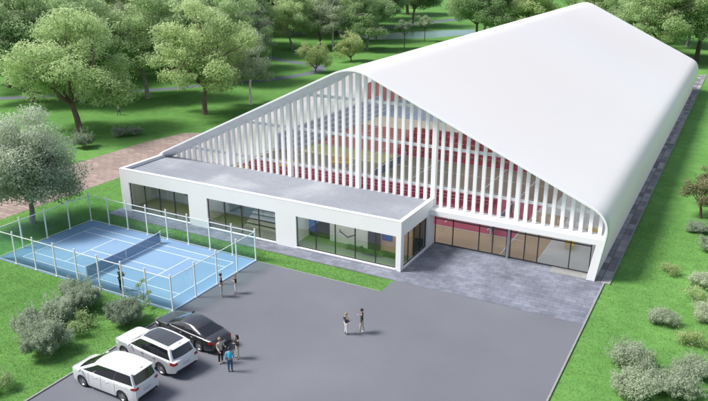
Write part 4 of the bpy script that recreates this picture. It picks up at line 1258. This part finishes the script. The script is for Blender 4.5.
# ------------------------------------------------------------------ people
SKIN = mat('skin', (.52, .32, .23), .6); SKIN2 = mat('skin_tan', (.42, .25, .17), .6)
HAIR = mat('dark_hair', (.025, .018, .014), .7); HAIR2 = mat('fair_hair', (.30, .22, .14), .7)
EYE = mat('eye_dark', (.02, .02, .02), .3)
def cloth(n, c): return mat(n, c, .85, noise=(20, .12))
def skin_mesh(name, nodes, edges, material, parent, root=0, sub=1):
    """grow a continuous tapered surface along joints"""
    me = bpy.data.meshes.new(name)
    me.from_pydata([n[0] for n in nodes], edges, []); me.update()
    o = bpy.data.objects.new(name, me); col.objects.link(o)
    md = o.modifiers.new('skin', 'SKIN'); md.use_smooth_shade = True; md.branch_smoothing = .6
    sv = me.skin_vertices[0].data
    for i, n in enumerate(nodes):
        r = n[1]; sv[i].radius = (r, r) if not hasattr(r, '__len__') else r
        sv[i].use_root = (i == root)
    s = o.modifiers.new('sub', 'SUBSURF'); s.levels = s.render_levels = sub
    bpy.context.view_layer.update()
    dg = bpy.context.evaluated_depsgraph_get()
    nm = bpy.data.meshes.new_from_object(o.evaluated_get(dg))
    bpy.data.objects.remove(o)
    nm.materials.clear(); nm.materials.append(material); nm.name = name
    return link_mesh(name, nm, parent)

def person(x, y, face, h, label, top, legs, skin=SKIN, hair=HAIR, arms='down', walk=.0, long_hair=False, shorts=False, shoe=None, cap=None, z=.0, sleeves=True, holding=None):
    """face: heading in degrees of the direction the person looks at; local +X is forward"""
    e = empty('person', (x, y, z), R(face), label, 'person', 'people standing and walking around the building')
    k = h/1.75
    e.scale = (k, k, k)
    hip, sh, neck = .93, 1.42, 1.50
    A = {}
    def arm(sd, kind):
        s = Vector((0, sd*.19, sh-.01))
        if kind == 'down': el = s+Vector((-.02, sd*.06, -.29)); w = el+Vector((.07, sd*.01, -.25))
        elif kind == 'bent': el = s+Vector((-.04, sd*.09, -.28)); w = el+Vector((.22, -sd*.05, .06))
        elif kind == 'cross': el = s+Vector((.04, sd*.06, -.26)); w = el+Vector((.16, -sd*.20, .07))
        elif kind == 'up': el = s+Vector((.12, sd*.06, -.20)); w = el+Vector((.12, -sd*.10, .24))
        elif kind == 'back': el = s+Vector((-.10, sd*.05, -.27)); w = el+Vector((.02, -sd*.02, -.25))
        elif kind == 'fwd': el = s+Vector((.10, sd*.04, -.26)); w = el+Vector((.20, 0, -.12))
        return s, el, w
    if isinstance(arms, str): arms = (arms, arms)
    nodes = [((0, 0, hip), (.105, .15)), ((0, 0, 1.08), (.095, .125)), ((.005, 0, 1.28), (.11, .155)), ((0, 0, sh), (.085, .13)), ((.0, 0, neck), .052), ((.012, 0, 1.575), .06), ((.02, 0, 1.65), (.095, .078)), ((.012, 0, 1.715), (.07, .062))]
    edges = [(0, 1), (1, 2), (2, 3), (3, 4), (4, 5), (5, 6), (6, 7)]
    def add(p, r, to):
        nodes.append((tuple(p), r)); edges.append((to, len(nodes)-1)); return len(nodes)-1
    # nose
    HND = []
    ARM = []
    for sd, kd in ((1, arms[0]), (-1, arms[1])):
        s, el, w = arm(sd, kd); ARM.append((s, el, w))
        a = add(s, .055, 3); b = add(el, .042, a); c = add(w, .028, b)
        d = (w-el).normalized(); side = Vector((0, -sd, 0)); side = (side-d*side.dot(d)).normalized()
        palm = w+d*.055; p_ = add(palm, (.038, .018), c)
        HND.append((sd, w, d, side, palm, p_))
    LEG = []
    for sd in (1, -1):
        f = walk*sd
        hp_ = Vector((0, sd*.095, hip-.06)); kn = Vector((.02+f*.5, sd*.10, .50)); an = Vector((-.02+f*1.05, sd*.105, .085+max(0, -f)*.12)); toe = an+Vector((.15, sd*.02, -.055))
        LEG.append((hp_, kn, an, toe))
        a = add(hp_, .085, 0); b = add(kn, .056, a); c = add(an, .038, b); add(toe, .03, c)
    b_ = skin_mesh('person', nodes, edges, skin, e)
    b_.name = 'body'
    # separate short fingers rooted in the palm, fused into the body mesh
    fm = MB()
    for sd, w, d, side, palm, _ in HND:
        nrm = d.cross(side).normalized()
        if nrm.x < 0: nrm = -nrm
        for q, (o_, ln_) in enumerate(((-.030, .068), (-.010, .078), (.010, .073), (.029, .058))):
            r0 = palm+side*o_+d*.02; r1 = r0+d*ln_*.5+nrm*.008; r2 = r1+d*ln_*.42+nrm*.024; r3 = r2+d*ln_*.2+nrm*.026
            fm.tube([r0, r1, r2, r3], [.0095, .009, .008, .006], 6)
        t0 = w+d*.02-side*.028; fm.tube([t0, t0-side*.022+d*.028+nrm*.01, t0-side*.026+d*.055+nrm*.022], [.011, .010, .007], 6)
    # nose and ears
    fm.tube([(.098, 0, 1.655), (.122, 0, 1.628), (.10, 0, 1.618)], [.009, .014, .009], 6)
    for sd in (1, -1): fm.tube([(.01, sd*.078, 1.665), (.0, sd*.092, 1.65), (.008, sd*.08, 1.62)], [.012, .016, .010], 6)
    f_ = fm.build('tmp', skin, None, smooth=60, recalc=False)
    import bmesh
    bm = bmesh.new(); bm.from_mesh(b_.data); bm.from_mesh(f_.data); bm.to_mesh(b_.data); bm.free(); bpy.data.objects.remove(f_)
    b_.data.polygons.foreach_set('use_smooth', [True]*len(b_.data.polygons))
    # face details
    m_ = MB()
    for sd in (1, -1): m_.lathe([(0, .012), (.010, .006), (.012, 0)], 8, 'x', (.095, sd*.030, 1.655))
    m_.build('eyes', EYE, e, recalc=False)
    m_ = MB(); m_.box(.094, .104, -.024, .024, 1.593, 1.602); m_.build('mouth', mat_lip, e)
    # hair
    m_ = MB(); g = []
    for i in range(9):
        ph = math.pi*.5*i/8; row = []
        for j in range(17):
            th = 2*math.pi*j/16
            front = max(0, math.cos(th)); low = 1-.55*front
            a = ph*(1.15 if front < .4 else .72)
            row.append((.008+math.sin(a)*math.cos(th)*.112, math.sin(a)*math.sin(th)*.096, 1.672+math.cos(a)*.108-(.10 if long_hair and i == 8 and front < .3 else 0)))
        g.append(row)
    m_.grid(g); hr = m_.build('hair', cap or hair, e, smooth=60, recalc=False)
    md = hr.modifiers.new('t', 'SOLIDIFY'); md.thickness = .012
    if long_hair:
        skin_mesh('hair', [((-.05, 0, 1.68), .085), ((-.085, 0, 1.55), .075), ((-.10, 0, 1.40), .05)], [(0, 1), (1, 2)], hair, e)
    # top
    nd = [((0, 0, hip-.01), (.128, .172)), ((0, 0, 1.10), (.120, .150)), ((.005, 0, 1.28), (.130, .175)), ((0, 0, sh), (.100, .145)), ((0, 0, neck-.015), .064)]
    ed = [(0, 1), (1, 2), (2, 3), (3, 4)]
    for s, el, w in ARM:
        nd.append((tuple(s), .074)); ed.append((3, len(nd)-1))
        nd.append((tuple(s.lerp(el, .95) if sleeves else s.lerp(el, .65)), .060)); ed.append((len(nd)-2, len(nd)-1))
        if sleeves: nd.append((tuple(el.lerp(w, .86)), .042)); ed.append((len(nd)-2, len(nd)-1))
    skin_mesh('shirt', nd, ed, top, e)
    nd = [((0, 0, hip+.05), (.115, .155))]; ed = []
    for hp_, kn, an, toe in LEG:
        nd.append((tuple(hp_), .102)); ed.append((0, len(nd)-1))
        nd.append((tuple(kn if not shorts else hp_.lerp(kn, .8)), .074 if not shorts else .09)); ed.append((len(nd)-2, len(nd)-1))
        if not shorts: nd.append((tuple(kn.lerp(an, .94)), .055)); ed.append((len(nd)-2, len(nd)-1))
    skin_mesh('trousers', nd, ed, legs, e)
    for hp_, kn, an, toe in LEG:
        skin_mesh('shoe', [(tuple(an+Vector((-.03, 0, -.035))), (.042, .045)), (tuple(an+Vector((.06, 0, -.045))), (.036, .045)), (tuple(toe+Vector((.03, 0, .005))), (.026, .04))], [(0, 1), (1, 2)], shoe or shoe_dark, e)
    return e
mat_lip = mat('lips', (.35, .12, .10), .5)
shoe_dark = mat('dark_shoe', (.03, .03, .035), .6); shoe_white = mat('white_shoe', (.75, .75, .75), .6)
DK = cloth('dark_grey_cloth', (.05, .055, .06)); BK = cloth('black_cloth', (.015, .016, .02)); WH = cloth('white_cloth', (.72, .72, .72)); KH = cloth('beige_cloth', (.52, .48, .42))
CY = cloth('cyan_jacket', (.06, .52, .72)); JN = cloth('blue_jeans', (.04, .10, .20)); NV = cloth('navy_cloth', (.025, .03, .06)); GN = cloth('dark_green_cloth', (.03, .075, .05)); GY_ = cloth('light_grey_cloth', (.45, .45, .47)); OL = cloth('olive_cloth', (.06, .065, .05))
person(1.55, 3.30, 35, 1.80, 'person in dark grey t-shirt and light trousers, taller one by the court fence', DK, GY_, arms=('down', 'bent'), shoe=shoe_white, sleeves=False)
person(2.12, 4.20, 215, 1.55, 'person in black top and pale trousers facing the taller one by the court fence', BK, WH, arms='cross', hair=HAIR2, sleeves=False)
person(6.95, -3.52, -20, 1.70, 'person in beige shirt and black trousers behind the dark sedan', KH, BK, arms=('bent', 'fwd'), hair=HAIR2)
person(7.52, -2.62, 240, 1.58, 'person with long dark hair, black top and pale trousers beside the dark sedan', BK, KH, arms='cross', long_hair=True)
person(8.02, -3.98, 120, 1.62, 'person in bright cyan jacket and blue jeans seen from behind', CY, JN, arms='down', hair=HAIR)
person(11.85, 3.0, 60, 1.52, 'person in navy top and white trousers standing in the middle of the car park', NV, WH, arms=('bent', 'bent'), hair=HAIR2, shoe=shoe_dark)
person(12.65, 3.62, 200, 1.72, 'person in dark jacket and light trousers in the middle of the car park', OL, KH, arms=('down', 'bent'), shoe=shoe_white, walk=.12)
person(-5.42, .62, 100, 1.80, 'person in dark green standing inside the court next to a fence post', GN, GN, arms=('up', 'bent'), z=.02)
person(-49.5, 42.8, 30, 1.75, 'distant person in grey walking on the lawn beyond the brick path', GY_, JN, arms='down', walk=.2, z=-.03)

# ------------------------------------------------------------------ camera, light, world
cam = bpy.data.cameras.new('camera'); co = bpy.data.objects.new('camera', cam); col.objects.link(co)
S_ = 2.3
C0 = Vector((13.67132732, -13.82002005, 10.07108044))*S_
pi_, ya = 0.33898955, -0.50043106
fw = Vector((math.sin(ya)*math.cos(pi_), math.cos(ya)*math.cos(pi_), -math.sin(pi_)))
rt = Vector((math.cos(ya), -math.sin(ya), 0)); up = rt.cross(fw)
co.matrix_world = Matrix(((rt.x, up.x, -fw.x, C0.x), (rt.y, up.y, -fw.y, C0.y), (rt.z, up.z, -fw.z, C0.z), (0, 0, 0, 1)))
cam.sensor_width = 36; cam.lens = 707.21/708*36; cam.clip_end = 6000; cam.clip_start = .5
scn.camera = co

SUN_EL = R(52); sx, sy = -.88, -.48
w = bpy.data.worlds.new('World'); scn.world = w; w.use_nodes = True
nt = w.node_tree; bg = nt.nodes['Background']; sky = nt.nodes.new('ShaderNodeTexSky')
sky.sky_type = 'NISHITA'; sky.sun_disc = False; sky.sun_elevation = SUN_EL; sky.sun_rotation = math.atan2(sx, sy)
sky.air_density = 1.0; sky.dust_density = 2.5; sky.ozone_density = 1.0
hsv = nt.nodes.new('ShaderNodeHueSaturation'); hsv.inputs['Saturation'].default_value = .72
nt.links.new(sky.outputs[0], hsv.inputs['Color']); nt.links.new(hsv.outputs[0], bg.inputs['Color']); bg.inputs['Strength'].default_value = .15
sl = bpy.data.lights.new('sun', 'SUN'); sl.energy = 4.9; sl.angle = R(16); sl.color = (1, .96, .91)
so = bpy.data.objects.new('sun', sl); col.objects.link(so)
d = Vector((sx, sy, 0)).normalized()*math.cos(SUN_EL)+Vector((0, 0, math.sin(SUN_EL)))
so.rotation_euler = d.to_track_quat('Z', 'Y').to_euler()
scn.view_settings.view_transform = 'Standard'; scn.view_settings.look = 'None'; scn.view_settings.exposure = 0
scn.render.engine = 'CYCLES'
scn.cycles.use_denoising = True
scn.cycles.max_bounces = 8; scn.cycles.transparent_max_bounces = 24
scn.cycles.use_adaptive_sampling = True; scn.cycles.adaptive_threshold = .02
